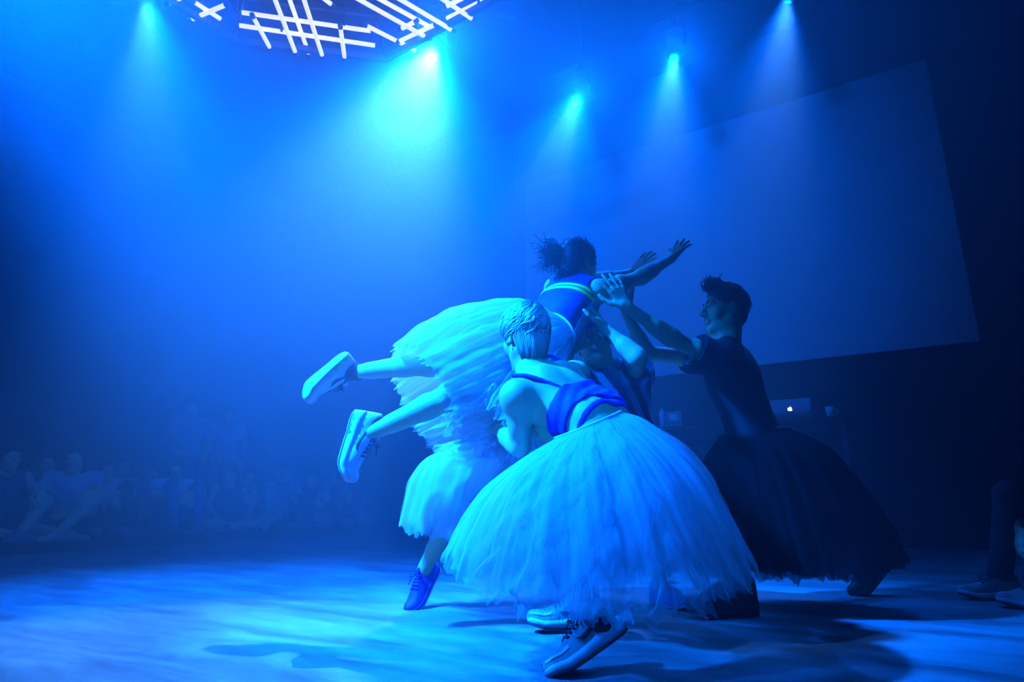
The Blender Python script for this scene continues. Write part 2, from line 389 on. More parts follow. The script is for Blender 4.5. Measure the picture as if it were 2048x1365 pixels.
class Sculpt:
    """an ordered list of soft primitives"""
    def __init__(s): s.p = []
    def cone(s, a, b, ra, rb=None, k=0.02, op='u'):
        s.p.append(('cone', npv(a), npv(b), float(ra), float(rb if rb is not None else ra), k, op)); return s
    def ball(s, c, r, k=0.02, op='u'):
        return s.cone(c, npv(c) + 1e-5, r, r, k, op)
    def ell(s, c, radii, axes=None, k=0.02, op='u'):
        axes = np.eye(3) if axes is None else np.array([unit(a) for a in axes])     # rows: local axes in world
        s.p.append(('ell', npv(c), axes, npv(radii), k, op)); return s
    def cut(s, point, normal, k=0.004):
        """keep the side the normal points away from"""
        s.p.append(('cut', npv(point), unit(normal), k)); return s
    def wob(s, fn):
        s.p.append(('wob', fn)); return s
    def inflate(s, t):
        q = Sculpt()
        for p in s.p:
            if p[0] == 'cone': q.p.append(('cone', p[1], p[2], p[3] + t, p[4] + t, p[5], p[6]))
            elif p[0] == 'ell': q.p.append(('ell', p[1], p[2], p[3] + t, p[4], p[5]))
            else: q.p.append(p)
        return q
    def bounds(s):
        lo = np.full(3, 1e9); hi = np.full(3, -1e9)
        for p in s.p:
            if p[0] == 'cone' and p[6] == 'u':
                r = max(p[3], p[4])
                lo = np.minimum(lo, np.minimum(p[1], p[2]) - r); hi = np.maximum(hi, np.maximum(p[1], p[2]) + r)
            elif p[0] == 'ell' and p[5] == 'u':
                e = np.sqrt(((p[2].T * p[3]) ** 2).sum(1))
                lo = np.minimum(lo, p[1] - e); hi = np.maximum(hi, p[1] + e)
        return lo, hi
    def field(s, h):
        lo, hi = s.bounds(); lo -= 4 * h + .012; hi += 4 * h + .012
        n = np.ceil((hi - lo) / h).astype(int) + 1
        ax = [(lo[i] + h * np.arange(n[i])).astype(np.float32) for i in range(3)]
        F = np.full(n, 0.2, dtype=np.float32)
        for p in s.p:
            if p[0] == 'cut':
                d = ((ax[0][:, None, None] - p[1][0]) * p[2][0] + (ax[1][None, :, None] - p[1][1]) * p[2][1] + (ax[2][None, None, :] - p[1][2]) * p[2][2]).astype(np.float32)
                np.maximum(F, d, out=F); continue
            if p[0] == 'wob':
                F += p[1](ax[0][:, None, None], ax[1][None, :, None], ax[2][None, None, :]).astype(np.float32); continue
            k = p[-2]; op = p[-1]; pad = k + 3 * h
            if p[0] == 'cone':
                r = max(p[3], p[4]); b0 = np.minimum(p[1], p[2]) - r - pad; b1 = np.maximum(p[1], p[2]) + r + pad
            else:
                e = np.sqrt(((p[2].T * p[3]) ** 2).sum(1)); b0 = p[1] - e - pad; b1 = p[1] + e + pad
            i0 = np.clip(np.floor((b0 - lo) / h).astype(int), 0, n); i1 = np.clip(np.ceil((b1 - lo) / h).astype(int) + 1, 0, n)
            if np.any(i1 <= i0): continue
            sl = tuple(slice(i0[i], i1[i]) for i in range(3))
            X = ax[0][sl[0]][:, None, None]; Y = ax[1][sl[1]][None, :, None]; Z = ax[2][sl[2]][None, None, :]
            if p[0] == 'cone':
                a, b = p[1], p[2]; ba = b - a; L = float(ba @ ba) + 1e-12
                px, py, pz = X - a[0], Y - a[1], Z - a[2]
                t = np.clip((px * ba[0] + py * ba[1] + pz * ba[2]) / L, 0, 1).astype(np.float32)
                d = np.sqrt((px - ba[0] * t) ** 2 + (py - ba[1] * t) ** 2 + (pz - ba[2] * t) ** 2) - (p[3] + (p[4] - p[3]) * t)
            else:
                c, A, R = p[1], p[2], p[3]
                q = [((X - c[0]) * A[i][0] + (Y - c[1]) * A[i][1] + (Z - c[2]) * A[i][2]) / R[i] for i in range(3)]
                k0 = np.sqrt(q[0] ** 2 + q[1] ** 2 + q[2] ** 2)
                k1 = np.sqrt((q[0] / R[0]) ** 2 + (q[1] / R[1]) ** 2 + (q[2] / R[2]) ** 2) + 1e-9
                d = k0 * (k0 - 1.0) / k1
            d = d.astype(np.float32); f = F[sl]
            if op == 'u':
                if k > 0:
                    hh = np.clip(k - np.abs(f - d), 0, None) / k; F[sl] = np.minimum(f, d) - hh * hh * (k * 0.25)
                else: F[sl] = np.minimum(f, d)
            else:
                d = -d
                hh = np.clip(k - np.abs(f - d), 0, None) / max(k, 1e-6); F[sl] = np.maximum(f, d) + hh * hh * (k * 0.25)
        return F, lo, h
    def mesh(s, name, h):
        F, lo, h = s.field(h)
        I = F < 0
        c = [I[dx:I.shape[0] - 1 + dx, dy:I.shape[1] - 1 + dy, dz:I.shape[2] - 1 + dz] for dx in (0, 1) for dy in (0, 1) for dz in (0, 1)]
        al = c[0].copy(); an = c[0].copy()
        for q in c[1:]: al &= q; an |= q
        act = an & ~al
        idx = np.argwhere(act)
        vid = np.full(act.shape, -1, dtype=np.int32); vid[act] = np.arange(len(idx), dtype=np.int32)
        corner = np.array([(dx, dy, dz) for dx in (0, 1) for dy in (0, 1) for dz in (0, 1)])
        val = np.stack([F[idx[:, 0] + k[0], idx[:, 1] + k[1], idx[:, 2] + k[2]] for k in corner], 1)
        acc = np.zeros((len(idx), 3)); cnt = np.zeros(len(idx))
        for a in range(8):
            for b in range(a + 1, 8):
                if np.abs(corner[a] - corner[b]).sum() != 1: continue
                va, vb = val[:, a], val[:, b]; m = (va < 0) != (vb < 0)
                t = np.where(m, va / np.where(m, va - vb, 1), 0)
                acc[m] += corner[a] + t[m, None] * (corner[b] - corner[a]); cnt[m] += 1
        P = lo + (idx + acc / np.maximum(cnt, 1)[:, None]) * h
        faces = []
        for axis in range(3):
            A = np.moveaxis(I, axis, 0); sgn = A[:-1] != A[1:]
            o1, o2 = [x for x in range(3) if x != axis]
            e = np.argwhere(sgn); full = np.zeros((len(e), 3), dtype=int)
            full[:, axis] = e[:, 0]; full[:, o1] = e[:, 1]; full[:, o2] = e[:, 2]
            ok = (full[:, o1] > 0) & (full[:, o2] > 0) & (full[:, o1] < I.shape[o1] - 1) & (full[:, o2] < I.shape[o2] - 1)
            full = full[ok]
            def cid(d1, d2):
                g = full.copy(); g[:, o1] -= d1; g[:, o2] -= d2
                return vid[g[:, 0], g[:, 1], g[:, 2]]
            q = np.stack([cid(0, 0), cid(1, 0), cid(1, 1), cid(0, 1)], 1)
            inside_first = I[full[:, 0], full[:, 1], full[:, 2]]
            flip = inside_first if axis != 1 else ~inside_first
            q[flip] = q[flip][:, ::-1]
            faces.append(q)
        Fc = np.concatenate(faces)
        me = mesh_quads(name, P, Fc[:, ::-1])
        me.polygons.foreach_set('use_smooth', np.ones(len(me.polygons), dtype=bool))
        return me

def sculpt_obj(name, sc, h, m, parent, relax=1):
    me = sc.mesh(name, h)
    o = link_mesh(name, me, m, parent, False)
    if relax:
        md = o.modifiers.new('relax', 'SMOOTH'); md.factor = 0.5; md.iterations = relax
    return o

# ---------------------------------------------------------------- bodies
def frame(up, fwd):
    """left, forward, up unit vectors from a rough up and forward"""
    u = unit(up); f = npv(fwd) - u * (npv(fwd) @ u); f = unit(f); l = np.cross(u, f)
    return l, f, u

def add_head(S, c, up, fwd, s=1.0, neck=None, detail=True, smile=False, male=False):
    l, f, u = frame(up, fwd); c = npv(c); ax = (l, f, u)
    P = lambda a, b, d: c + (l * a + f * b + u * d) * s
    S.ell(P(0, -.012, .035), V3(.074, .094, .084) * s, ax, .02)
    S.ell(P(0, .028, -.03), V3(.056, .060, .085) * s, ax, .03)
    for e in (-1, 1):
        S.cone(P(.047 * e, -.002, -.058), P(.012 * e, .066, -.098), .022 * s, .017 * s, .03)
        S.ell(P(.042 * e, .052, -.020), V3(.022, .024, .026) * s, ax, .02)
    S.ell(P(0, .070, -.100), V3(.020, .018, .017) * s, ax, .018)
    if detail:
        S.cone(P(-.036, .072, .026), P(.036, .072, .026), .015 * s, .015 * s, .014)
        for e in (-1, 1):
            S.ell(P(.031 * e, .096, .004), V3(.019, .014, .013) * s, ax, .010, 's')
        S.cone(P(0, .086, .020), P(0, .114, -.023), .0075 * s, .0105 * s, .010)
        for e in (-1, 1): S.ell(P(.011 * e, .098, -.029), V3(.008, .011, .008) * s, ax, .006)
        w = .030 if smile else .024
        S.ell(P(0, .088, -.056), V3(w, .010, .006) * s, ax, .006)
        S.ell(P(0, .087, -.067), V3(w * .85, .011, .007) * s, ax, .006)
        if smile:
            S.ell(P(0, .100, -.0615), V3(.026, .010, .004) * s, ax, .004, 's')
            for e in (-1, 1): S.ell(P(.045 * e, .058, -.034), V3(.017, .017, .018) * s, ax, .014)
    for e in (-1, 1):
        S.ell(P(.077 * e, -.012, -.004), V3(.009, .019, .032) * s, (l + f * .3 * -e, f + l * .3 * e, u), .006)
        S.ell(P(.086 * e, -.006, -.002), V3(.006, .011, .020) * s, (l, f, u), .004, 's')
    if neck is not None:
        r = .058 if male else .050
        S.cone(P(0, -.022, -.065), npv(neck), r * s, (r + .006) * s, .03)
        S.cone(P(0, .010, -.085), npv(neck) + f * .02, .035 * s, .04 * s, .03)
    return l, f, u

def add_hand(S, W, d, n, t, s=1.0, curl=(.15, .15, .18, .22), spread=.10, thumb=.7):
    """W wrist, d finger direction, n out of the palm, t towards the thumb"""
    d = unit(d); n = npv(n) - d * (npv(n) @ d); n = unit(n); t = npv(t) - d * (npv(t) @ d) - n * (npv(t) @ n); t = unit(t); W = npv(W)
    base = W + d * .012 * s
    for i, (o, ln) in enumerate(((.031, .090), (.010, .094), (-.011, .090), (-.030, .080))):
        K = W + (d * ln + t * o) * s
        S.cone(base + t * o * .55 * s, K, .0130 * s, .0110 * s, .012)
        L = (.074, .083, .077, .060)[i] * s
        dd = unit(d + t * spread * (1.5 - i) * .9)
        p = K; r = (.0095, .0098, .0094, .0084)[i] * s; bend = 0.0
        for j, fr in enumerate((.45, .30, .25)):
            bend += curl[i] * (1.0, 1.2, .8)[j]
            v = dd * math.cos(bend) + n * math.sin(bend)
            q = p + v * L * fr; S.cone(p, q, r, r * .92, .005); p = q; r *= .92
    b = W + (d * .022 + t * .020) * s
    e1 = b + unit(d * .55 + t * thumb + n * .25) * .045 * s; e2 = e1 + unit(d * .8 + t * thumb * .6 + n * .2) * .034 * s; e3 = e2 + unit(d * 1.0 + t * thumb * .35 + n * .15) * .026 * s
    S.cone(b, e1, .016 * s, .012 * s, .012); S.cone(e1, e2, .0115 * s, .0105 * s, .004); S.cone(e2, e3, .0105 * s, .009 * s, .004)

def add_arm(S, sh, el, wr, s=1.0, girth=1.0):
    sh, el, wr = npv(sh), npv(el), npv(wr); g = girth * s
    S.ball(sh, .053 * g, .03)
    S.cone(sh, el, .047 * g, .036 * g, .03)
    S.ell(sh * .5 + el * .5, V3(.022, .046, .046) * g * 1.0, None, .03)
    S.cone(el, wr, .037 * g, .0245 * g, .02)
    S.cone(el * .9 + wr * .1, el * .62 + wr * .38, .039 * g, .035 * g, .03)
    S.cone(wr - unit(wr - el) * .01, wr + unit(wr - el) * .02, .024 * g, .022 * g, .01)

def add_leg(S, hip, kn, an, s=1.0, girth=1.0, back=None):
    hip, kn, an = npv(hip), npv(kn), npv(an); g = girth * s
    S.cone(hip, kn, .088 * g, .052 * g, .04)
    S.ball(kn, .054 * g, .03)
    S.cone(kn, an, .048 * g, .034 * g, .03)
    ax = unit(an - kn)
    th = unit(hip - kn)
    bk = th - ax * (th @ ax)
    bk = unit(bk) if np.linalg.norm(bk) > .15 else (unit(back) if back is not None else V3(0, 1, 0))
    m = kn + (an - kn) * .30 + bk * .016 * g
    S.cone(kn + (an - kn) * .10 + bk * .006, m, .046 * g, .050 * g, .03); S.cone(m, kn + (an - kn) * .72, .050 * g, .034 * g, .03)

def add_foot(S, an, toe, s=1.0):
    an, toe = npv(an), npv(toe)
    d = unit(toe - an); up = V3(0, 0, 1)
    S.cone(an, an + V3(0, 0, -.03) * s, .033 * s, .03 * s, .02)
    h = an + V3(0, 0, -.045) * s - d * .03 * s
    S.cone(h, toe, .030 * s, .022 * s, .02); S.cone(an, toe * .6 + h * .4, .030 * s, .026 * s, .03)
    S.ell(toe - d * .01, V3(.040, .04, .016) * s, (np.cross(up, d), d, up), .02)

def add_torso(S, pel, waist, chest, neck, shl, shr, hipl, hipr, s=1.0, male=False, k=.04, bust=0.0, waist_r=None):
    pel, waist, chest, neck, shl, shr, hipl, hipr = [npv(v) for v in (pel, waist, chest, neck, shl, shr, hipl, hipr)]
    lp, fp, up = frame(waist - pel, np.cross(hipl - hipr, waist - pel))
    lc, fc, uc = frame(neck - chest, np.cross(shl - shr, neck - chest))
    S.ell(pel, V3(.150, .105, .115) * s, (lp, fp, up), k)
    for h in (hipl, hipr): S.ell(h * .55 + pel * .45 - fp * .045 * s - up * .02 * s, V3(.075, .08, .085) * s, (lp, fp, up), k)
    wr = waist_r or (.098 if male else .084)
    for e in (-1, 1):
        S.cone(pel + lp * .062 * e * s, waist + (lp + lc) * .5 * .055 * e * s, (wr + .012) * s, wr * s, k)
        S.cone(waist + (lp + lc) * .5 * .055 * e * s, chest + lc * .066 * e * s, wr * s, (.102 if male else .094) * s, k)
    S.ell(chest + uc * .02 * s, V3(.158 if male else .142, .108 if male else .098, .16) * s, (lc, fc, uc), k)
    top = neck - uc * .045 * s
    for sh in (shl, shr):
        S.cone(chest * .35 + top * .65, sh, .066 * s, .050 * s, k)
        S.cone(neck + uc * .012 * s, sh * .8 + neck * .2, .040 * s, .036 * s, k)
        S.cone(chest + uc * .0 * s, sh, .085 * s, .050 * s, k)
    if bust:
        for e in (-1, 1): S.ell(chest + (lc * .07 * e + fc * .085 - uc * .02) * s, V3(.058, bust, .058) * s, (lc, fc, uc), .03)
    return (lp, fp, up), (lc, fc, uc)

# ---------------------------------------------------------------- shoes, lofted from heel to toe
def interp(x, xs, ys): return float(np.interp(x, xs, ys))
class ShoeShape:
    """x: heel 0 .. toe 1; a: 0 outer side bottom .. 1 inner side bottom over the top"""
    X = [0, .06, .18, .35, .55, .75, .9, .97, 1.0]
    def __init__(s, L=.275, high=1.0, chunky=0.0, rocker=.02):
        s.L = L; s.high = high; s.ch = chunky; s.rk = rocker
    def half(s, x): return interp(x, s.X, [.018, .031, .036, .034, .040, .047, .040, .024, .006]) * s.L / .275
    def sole_h(s, x): return interp(x, s.X, [.034, .036, .034, .030, .026, .023, .020, .018, .014]) * (1 + s.ch) * s.L / .275
    def lift(s, x): return interp(x, [0, .1, .6, .8, 1.0], [.006, 0, 0, .004, .004 + s.rk])
    def top(s, x): return (interp(x, s.X, [.088, .094, .082, .088, .078, .056, .046, .036, .022]) * s.high) * s.L / .275 + s.sole_h(x) * s.ch / (1 + s.ch)
    def upper(s, x, a, off=0.0):
        w = s.half(x) * .96; z0 = s.lift(x) + s.sole_h(x) * .85; z1 = s.lift(x) + max(s.top(x), s.sole_h(x) + .004)
        th = math.pi * a
        y = math.copysign(abs(math.cos(th)) ** .62, math.cos(th)) * (w + off); z = z0 + (z1 - z0 + off) * (abs(math.sin(th)) ** .75)
        nar = 1 - .38 * max(0, math.sin(th)) * (1 if x < .5 else .6)
        return Vector(((x - .25) * s.L, y * nar, z))

def make_shoe(root, M, L=.275, mats=None, swoosh=True, chunky=0.0, rocker=.02, air=False, name='sneaker', lace_tail=True, side=1, dark=False, sub=None, collar_h=1.0):
    """M: 4x4, local x to the toe, z up from the ground, y to the outer side"""
    mu, ms, mo, mc, ml, mw = mats
    SH = ShoeShape(L, collar_h, chunky, rocker); T = lambda p: M @ Vector(p)
    n = 26; xs = [i / n for i in range(n + 1)]; k = 28
    v = []; f = []
    for x in xs:
        for j in range(k + 1): v.append(T(SH.upper(x, j / k)))
    for i in range(n):
        for j in range(k): f.append((i * (k + 1) + j, (i + 1) * (k + 1) + j, (i + 1) * (k + 1) + j + 1, i * (k + 1) + j + 1))
    f.append(tuple(range(k + 1))); f.append(tuple(n * (k + 1) + j for j in range(k, -1, -1)))
    sh = link_mesh(name, mesh_np(name, v, f), mu, root, True)
    # midsole: scalloped white wall, then the dark outsole under it
    def slice_loft(nm, lo, hi, grow, m, wave=0.0):
        vv = []; ff = []; q = 12
        for x in xs:
            h = SH.half(x) + grow; zl = SH.lift(x) + lo(x); zh = SH.lift(x) + hi(x); b = (zh - zl)
            sec = [(-h * .86, zl), (-h, zl + b * .25), (-h * 1.02, zl + b * .6), (-h * .95, zh), (-h * .5, zh), (0, zh), (h * .5, zh), (h * .95, zh), (h * 1.02, zl + b * .6), (h, zl + b * .25), (h * .86, zl), (0, zl)]
            for (y, z) in sec: vv.append(T(((x - .25) * L, y * (1 + wave * math.sin(x * 70) * (1 if x < .5 else 0)), z)))
        for i in range(n):
            for j in range(q): ff.append((i * q + j, i * q + (j + 1) % q, (i + 1) * q + (j + 1) % q, (i + 1) * q + j))
        ff.append(tuple(range(q - 1, -1, -1))); ff.append(tuple(n * q + j for j in range(q)))
        return link_mesh(nm, mesh_np(nm, vv, ff), m, sh, True)
    slice_loft('midsole', lambda x: .006, lambda x: SH.sole_h(x), .003, ms, .05)
    slice_loft('outsole', lambda x: -.001, lambda x: .0065, .001, mo)
    if air:   # clear green-yellow cushion under the heel arch
        for sy in (-1, 1):
            MB().box(T((-.005, sy * .030 * L / .275, .016)), (.085, .016, .020), M.to_3x3().normalized(), .006).build('cushion_window', air, sh, True)
    # collar opening, dark lining
    ring = [T(SH.upper(x, .5 + e, .002) + Vector((0, 0, .004))) for x, e in ((.05, 0), (.07, .2), (.14, .27), (.24, .27), (.33, .2), (.38, 0), (.33, -.2), (.24, -.27), (.14, -.27), (.07, -.2))]
    MB().tube(ring, .0055, 6, closed=True).build('collar', mc, sh, True)
    inner = MB(); cc = T(SH.upper(.2, .5) - Vector((0, 0, .002))); inner.add(list(ring) + [cc], [(i, (i + 1) % 10, 10) for i in range(10)]); inner.build('lining', mc, sh)
    # toe overlay
    if swoosh:
        for sd in (0, 1):
            vv = []; ff = []
            # swoosh: tail thin at the heel, hook towards the toe
            pts = [(.06, .27, .004), (.15, .225, .014), (.25, .175, .028), (.35, .130, .046), (.44, .100, .060), (.505, .092, .066), (.55, .112, .055), (.585, .155, .032), (.605, .205, .004)]
            for x, a, wd in pts:
                for e in (-1, 1):
                    aa = min(max(a + e * wd * .5, .02), .48)
                    xx = x + (e * .5 * wd * .35)
                    vv.append(T(SH.upper(xx, aa if sd == 0 else 1 - aa, .0045)))
            for i in range(len(pts) - 1): ff.append((2 * i, 2 * i + 1, 2 * i + 3, 2 * i + 2))
            o = link_mesh('swoosh', mesh_np('swoosh', vv, ff), mw, sh, True)
            md = o.modifiers.new('thick', 'SOLIDIFY'); md.thickness = .0012; md.offset = 1
        for sd in (0, 1):       # bright overlay along the toe box
            vv = []; ff = []
            for i in range(9):
                x = .70 + .27 * i / 8
                for aa in (.15, .25): vv.append(T(SH.upper(x, aa if sd == 0 else 1 - aa, .003)))
            for i in range(8): ff.append((2 * i, 2 * i + 1, 2 * i + 3, 2 * i + 2))
            link_mesh('toe_overlay', mesh_np('toe_overlay', vv, ff), ms, sh, True)
    lb = MB()
    for i in range(5):
        x = .40 + i * .055
        lb.tube([T(SH.upper(x, .34, .003)), T(SH.upper(x + .012, .5, .007)), T(SH.upper(x + .02, .66, .003))], .0028, 6)
        lb.tube([T(SH.upper(x + .02, .34, .003)), T(SH.upper(x + .012, .5, .008)), T(SH.upper(x, .66, .003))], .0028, 6)
    k0 = SH.upper(.40, .5, .010)
    for sg in (-1, 1):
        lb.tube([T(k0), T(k0 + Vector((.012, sg * .018, .016))), T(k0 + Vector((.020, sg * .034, .006))), T(k0 + Vector((.010, sg * .022, -.002))), T(k0)], .0025, 6)
        if lace_tail: lb.tube([T(k0), T(k0 + Vector((.02, sg * .02, .004))), T(k0 + Vector((.05, sg * .035, -.004 + .01 * sg)))], .0023, 6)
    lb.build('laces', ml, sh, True)
    MB().tube([T(SH.upper(.36, .5, .004)), T(SH.upper(.34, .5, .016)), T(SH.upper(.31, .5, .022))], [.010 * L / .275, .010 * L / .275, .006 * L / .275], 8).build('tongue', mc if dark else mu, sh, True)
    return sh

def foot_matrix(heel, toe_dir, up_dir):
    """local x along the toe direction, z along up_dir; heel is the ground point below the ankle"""
    x = Vector(toe_dir).normalized(); z = Vector(up_dir); z = (z - x * z.dot(x)).normalized(); y = z.cross(x)
    R = Matrix((x, y, z)).transposed()
    return Matrix.Translation(Vector(heel)) @ R.to_4x4()

# ---------------------------------------------------------------- tulle
def tulle_material(name, color, cover, rim=0.25, streak=60):
    m = bpy.data.materials.new(name); m.use_nodes = True
    nt = m.node_tree; nt.nodes.clear(); L = nt.links.new
    out = nt.nodes.new('ShaderNodeOutputMaterial'); mix = nt.nodes.new('ShaderNodeMixShader')
    tr = nt.nodes.new('ShaderNodeBsdfTransparent'); df = nt.nodes.new('ShaderNodeBsdfDiffuse'); tl = nt.nodes.new('ShaderNodeBsdfTranslucent')
    m2 = nt.nodes.new('ShaderNodeMixShader'); m2.inputs[0].default_value = 0.45
    df.inputs[0].default_value = (*color, 1); tl.inputs[0].default_value = (*color, 1)
    L(df.outputs[0], m2.inputs[1]); L(tl.outputs[0], m2.inputs[2]); L(tr.outputs[0], mix.inputs[1]); L(m2.outputs[0], mix.inputs[2]); L(mix.outputs[0], out.inputs[0])
    uv = nt.nodes.new('ShaderNodeUVMap'); mp = nt.nodes.new('ShaderNodeMapping'); mp.inputs['Scale'].default_value = (streak, 1.6, 1)
    L(uv.outputs[0], mp.inputs['Vector'])
    n = nt.nodes.new('ShaderNodeTexNoise'); n.inputs['Scale'].default_value = 1.0; n.inputs['Detail'].default_value = 4; n.inputs['Roughness'].default_value = .6
    L(mp.outputs[0], n.inputs['Vector'])
    mr = nt.nodes.new('ShaderNodeMapRange'); mr.inputs[1].default_value = .3; mr.inputs[2].default_value = .7
    mr.inputs[3].default_value = cover * .45; mr.inputs[4].default_value = min(1, cover * 1.5)
    L(n.outputs['Fac'], mr.inputs[0])
    # net seen edge-on looks denser
    lw = nt.nodes.new('ShaderNodeLayerWeight'); lw.inputs['Blend'].default_value = .35
    ad = nt.nodes.new('ShaderNodeMath'); ad.operation = 'MULTIPLY_ADD'; ad.inputs[1].default_value = rim; ad.use_clamp = True
    L(lw.outputs['Facing'], ad.inputs[0]); L(mr.outputs[0], ad.inputs[2]); L(ad.outputs[0], mix.inputs[0])
    return m

def catmull(P, t):
    """P: (n, 3) control points, t: array of parameters 0..1"""
    P = np.asarray(P, dtype=float); n = len(P) - 1; x = np.clip(np.asarray(t, dtype=float) * n, 0, n - 1e-6); i = x.astype(int); f = (x - i)[:, None]
    p0, p1, p2, p3 = P[np.maximum(i - 1, 0)], P[i], P[i + 1], P[np.minimum(i + 2, n)]
    return 0.5 * ((2 * p1) + (-p0 + p2) * f + (2 * p0 - 5 * p1 + 4 * p2 - p3) * f * f + (-p0 + 3 * p1 - 3 * p2 + p3) * f ** 3)

def tulle_layer(name, rings, m, parent, seed, nth=220, nt_=40, pleat=.03, length=1.0, scale=1.0, ragged=.03, crumple=0.0, lift=0.0, th0=0.0, th1=2 * math.pi):
    """rings: list of (centre, a, b): point = centre + a cos + b sin; skirt runs from the first ring to the last"""
    rs = np.random.RandomState(seed)
    C = [npv(r[0]) for r in rings]; A = [npv(r[1]) for r in rings]; B = [npv(r[2]) for r in rings]
    modes = [(rs.randint(9, 16), rs.rand() * 6.28, .5), (rs.randint(18, 30), rs.rand() * 6.28, .5), (rs.randint(34, 52), rs.rand() * 6.28, .4), (rs.randint(60, 80), rs.rand() * 6.28, .22)]
    closed = (th1 - th0) > 6.28
    th = np.linspace(th0, th1, nth, endpoint=not closed)
    rag = np.zeros(nth)
    for q in (7, 13, 23, 41, 67): rag += np.sin(q * th + rs.rand() * 6.28) * rs.rand()
    rag += rs.uniform(-.5, .5, nth); rag = rag * ragged / 2.5
    V = np.zeros((nt_ + 1, nth, 3)); UV = np.zeros((nt_ + 1, nth, 2))
    ph = rs.rand(6) * 6.28
    for i in range(nt_ + 1):
        t = i / nt_
        for_t = np.clip(t * (length + rag * (t ** 2)), 0, 1.15)
        wv = sum(a * np.sin(n * th + p + .8 * math.sin(3 * t + p)) for n, p, a in modes)
        # evaluate the rings per vertex (length differs around the hem)
        tt = np.clip(for_t, 0, 1); over = for_t - tt; cs = np.cos(th)[:, None]; sn = np.sin(th)[:, None]
        c, a, b = catmull(C, tt), catmull(A, tt), catmull(B, tt)
        e = a * cs + b * sn
        rad = e / (np.linalg.norm(e, axis=1, keepdims=True) + 1e-9)
        dirn = (C[-1] + A[-1] * cs + B[-1] * sn) - (C[-2] + A[-2] * cs + B[-2] * sn)
        base = c + e * scale + dirn * (over * (len(C) - 1))[:, None]
        amp = pleat * min(1, t * 1.6 + .08)
        V[i] = base + rad * (wv * amp + lift * t)[:, None]
        if crumple:
            cr = crumple * t * (np.sin(11 * th + 14 * t + ph[0]) * np.sin(7 * th - 11 * t + ph[1]) + .7 * np.sin(23 * th + 25 * t + ph[2]) * np.sin(17 * t + ph[3]))
            V[i] += rad * cr[:, None]
        UV[i, :, 0] = th / 6.283 * 1.0; UV[i, :, 1] = t + seed * .37
    V = V.reshape(-1, 3)
    m1 = nth if closed else nth - 1
    ii, jj = np.meshgrid(np.arange(nt_), np.arange(m1), indexing='ij'); j2 = (jj + 1) % nth
    F = np.stack([ii * nth + jj, ii * nth + j2, (ii + 1) * nth + j2, (ii + 1) * nth + jj], -1).reshape(-1, 4)
    me = mesh_quads(name, V, F)
    uvl = me.uv_layers.new(name='UVMap'); UVf = UV.reshape(-1, 2)
    li = np.zeros(len(me.loops), dtype=np.int32); me.loops.foreach_get('vertex_index', li)
    uvl.data.foreach_set('uv', UVf[li].astype(np.float32).ravel())
    o = link_mesh(name, me, m, parent, False)
    me.polygons.foreach_set('use_smooth', np.ones(len(me.polygons), dtype=bool))
    return o

def ring_px(L_, R_, Y, depth=1.0, tilt=0.0, squash=None):
    """ring whose left and right silhouette points are seen at two photo pixels"""
    a0, a1 = at(L_[0], L_[1], Y), at(R_[0], R_[1], Y)
    c = (a0 + a1) / 2; a = (a1 - a0) / 2
    b = Vector((0, a.length * depth, a.length * depth * tilt))
    return (c, a, b)

# ---------------------------------------------------------------- hair
def hair_strands(name, m, parent, c, up, fwd, s, crown, count, pol0, pol1, rr=.0022, wave=.004, seed=1, lift=1.03, radii=(.080, .102, .094), sweep=0.0, tip=0.0, mask=None, off=(0, -.012, .035), clump=0):
    """locks that leave the crown point and lie along the skull; crown as a direction in head space (left, fwd, up)"""
    rs = np.random.RandomState(seed); l, f, u = frame(up, fwd)
    k = unit(crown); e1 = unit(np.cross(k, V3(0, 0, 1) if abs(k[2]) < .95 else V3(0, 1, 0))); e2 = np.cross(k, e1)
    B = MB(); n = 0; tries = 0
    while n < count and tries < count * 6:
        tries += 1
        az = rs.rand() * 6.283; p0 = pol0[0] + rs.rand() * (pol0[1] - pol0[0]); p1 = p0 + pol1[0] + rs.rand() * (pol1[1] - pol1[0])
        ph = rs.rand() * 6.28; pts = []; ok = True
        lf = lift + rs.uniform(-.02, .05); jit = rs.uniform(-1, 1, 3) * 1.5; jit2 = rs.uniform(-1, 1, 3) * .6
        for i in range(9):
            q = i / 8; po = p0 + (p1 - p0) * q; aa = az + sweep * q + .12 * math.sin(ph + 5 * q)
            d = k * math.cos(po) + (e1 * math.cos(aa) + e2 * math.sin(aa)) * math.sin(po)
            if mask is not None and not mask(d): ok = i > 3; break
            R = V3(*radii) * (lf + tip * q * q)
            h = d * R + V3(*off) + jit * wave * q + jit2 * wave * math.sin(6 * q + ph)
            pts.append(npv(c) + (l * h[0] + f * h[1] + u * h[2]) * s)
        if not ok or len(pts) < 4: continue
        w = rr * rs.uniform(.7, 1.5)
        B.tube(pts, [w * (1 - .75 * (i / (len(pts) - 1)) ** 2) for i in range(len(pts))], 4); n += 1
    return B.build(name, m, parent, True)

def curl(B, p, d, length, rad, turns, r, rs, droop=0.0):
    d = unit(d); x = unit(np.cross(d, rs.normal(size=3))); y = np.cross(d, x); ph = rs.rand() * 6.28; pts = []
    n = max(8, int(turns * 7))
    for i in range(n + 1):
        q = i / n; a = ph + turns * 6.283 * q; g = rad * min(1, q * 4)
        pts.append(npv(p) + d * length * q + (x * math.cos(a) + y * math.sin(a)) * g + V3(0, 0, -droop) * q * q)
    B.tube(pts, [r * (1 - .6 * i / n) for i in range(n + 1)], 4)

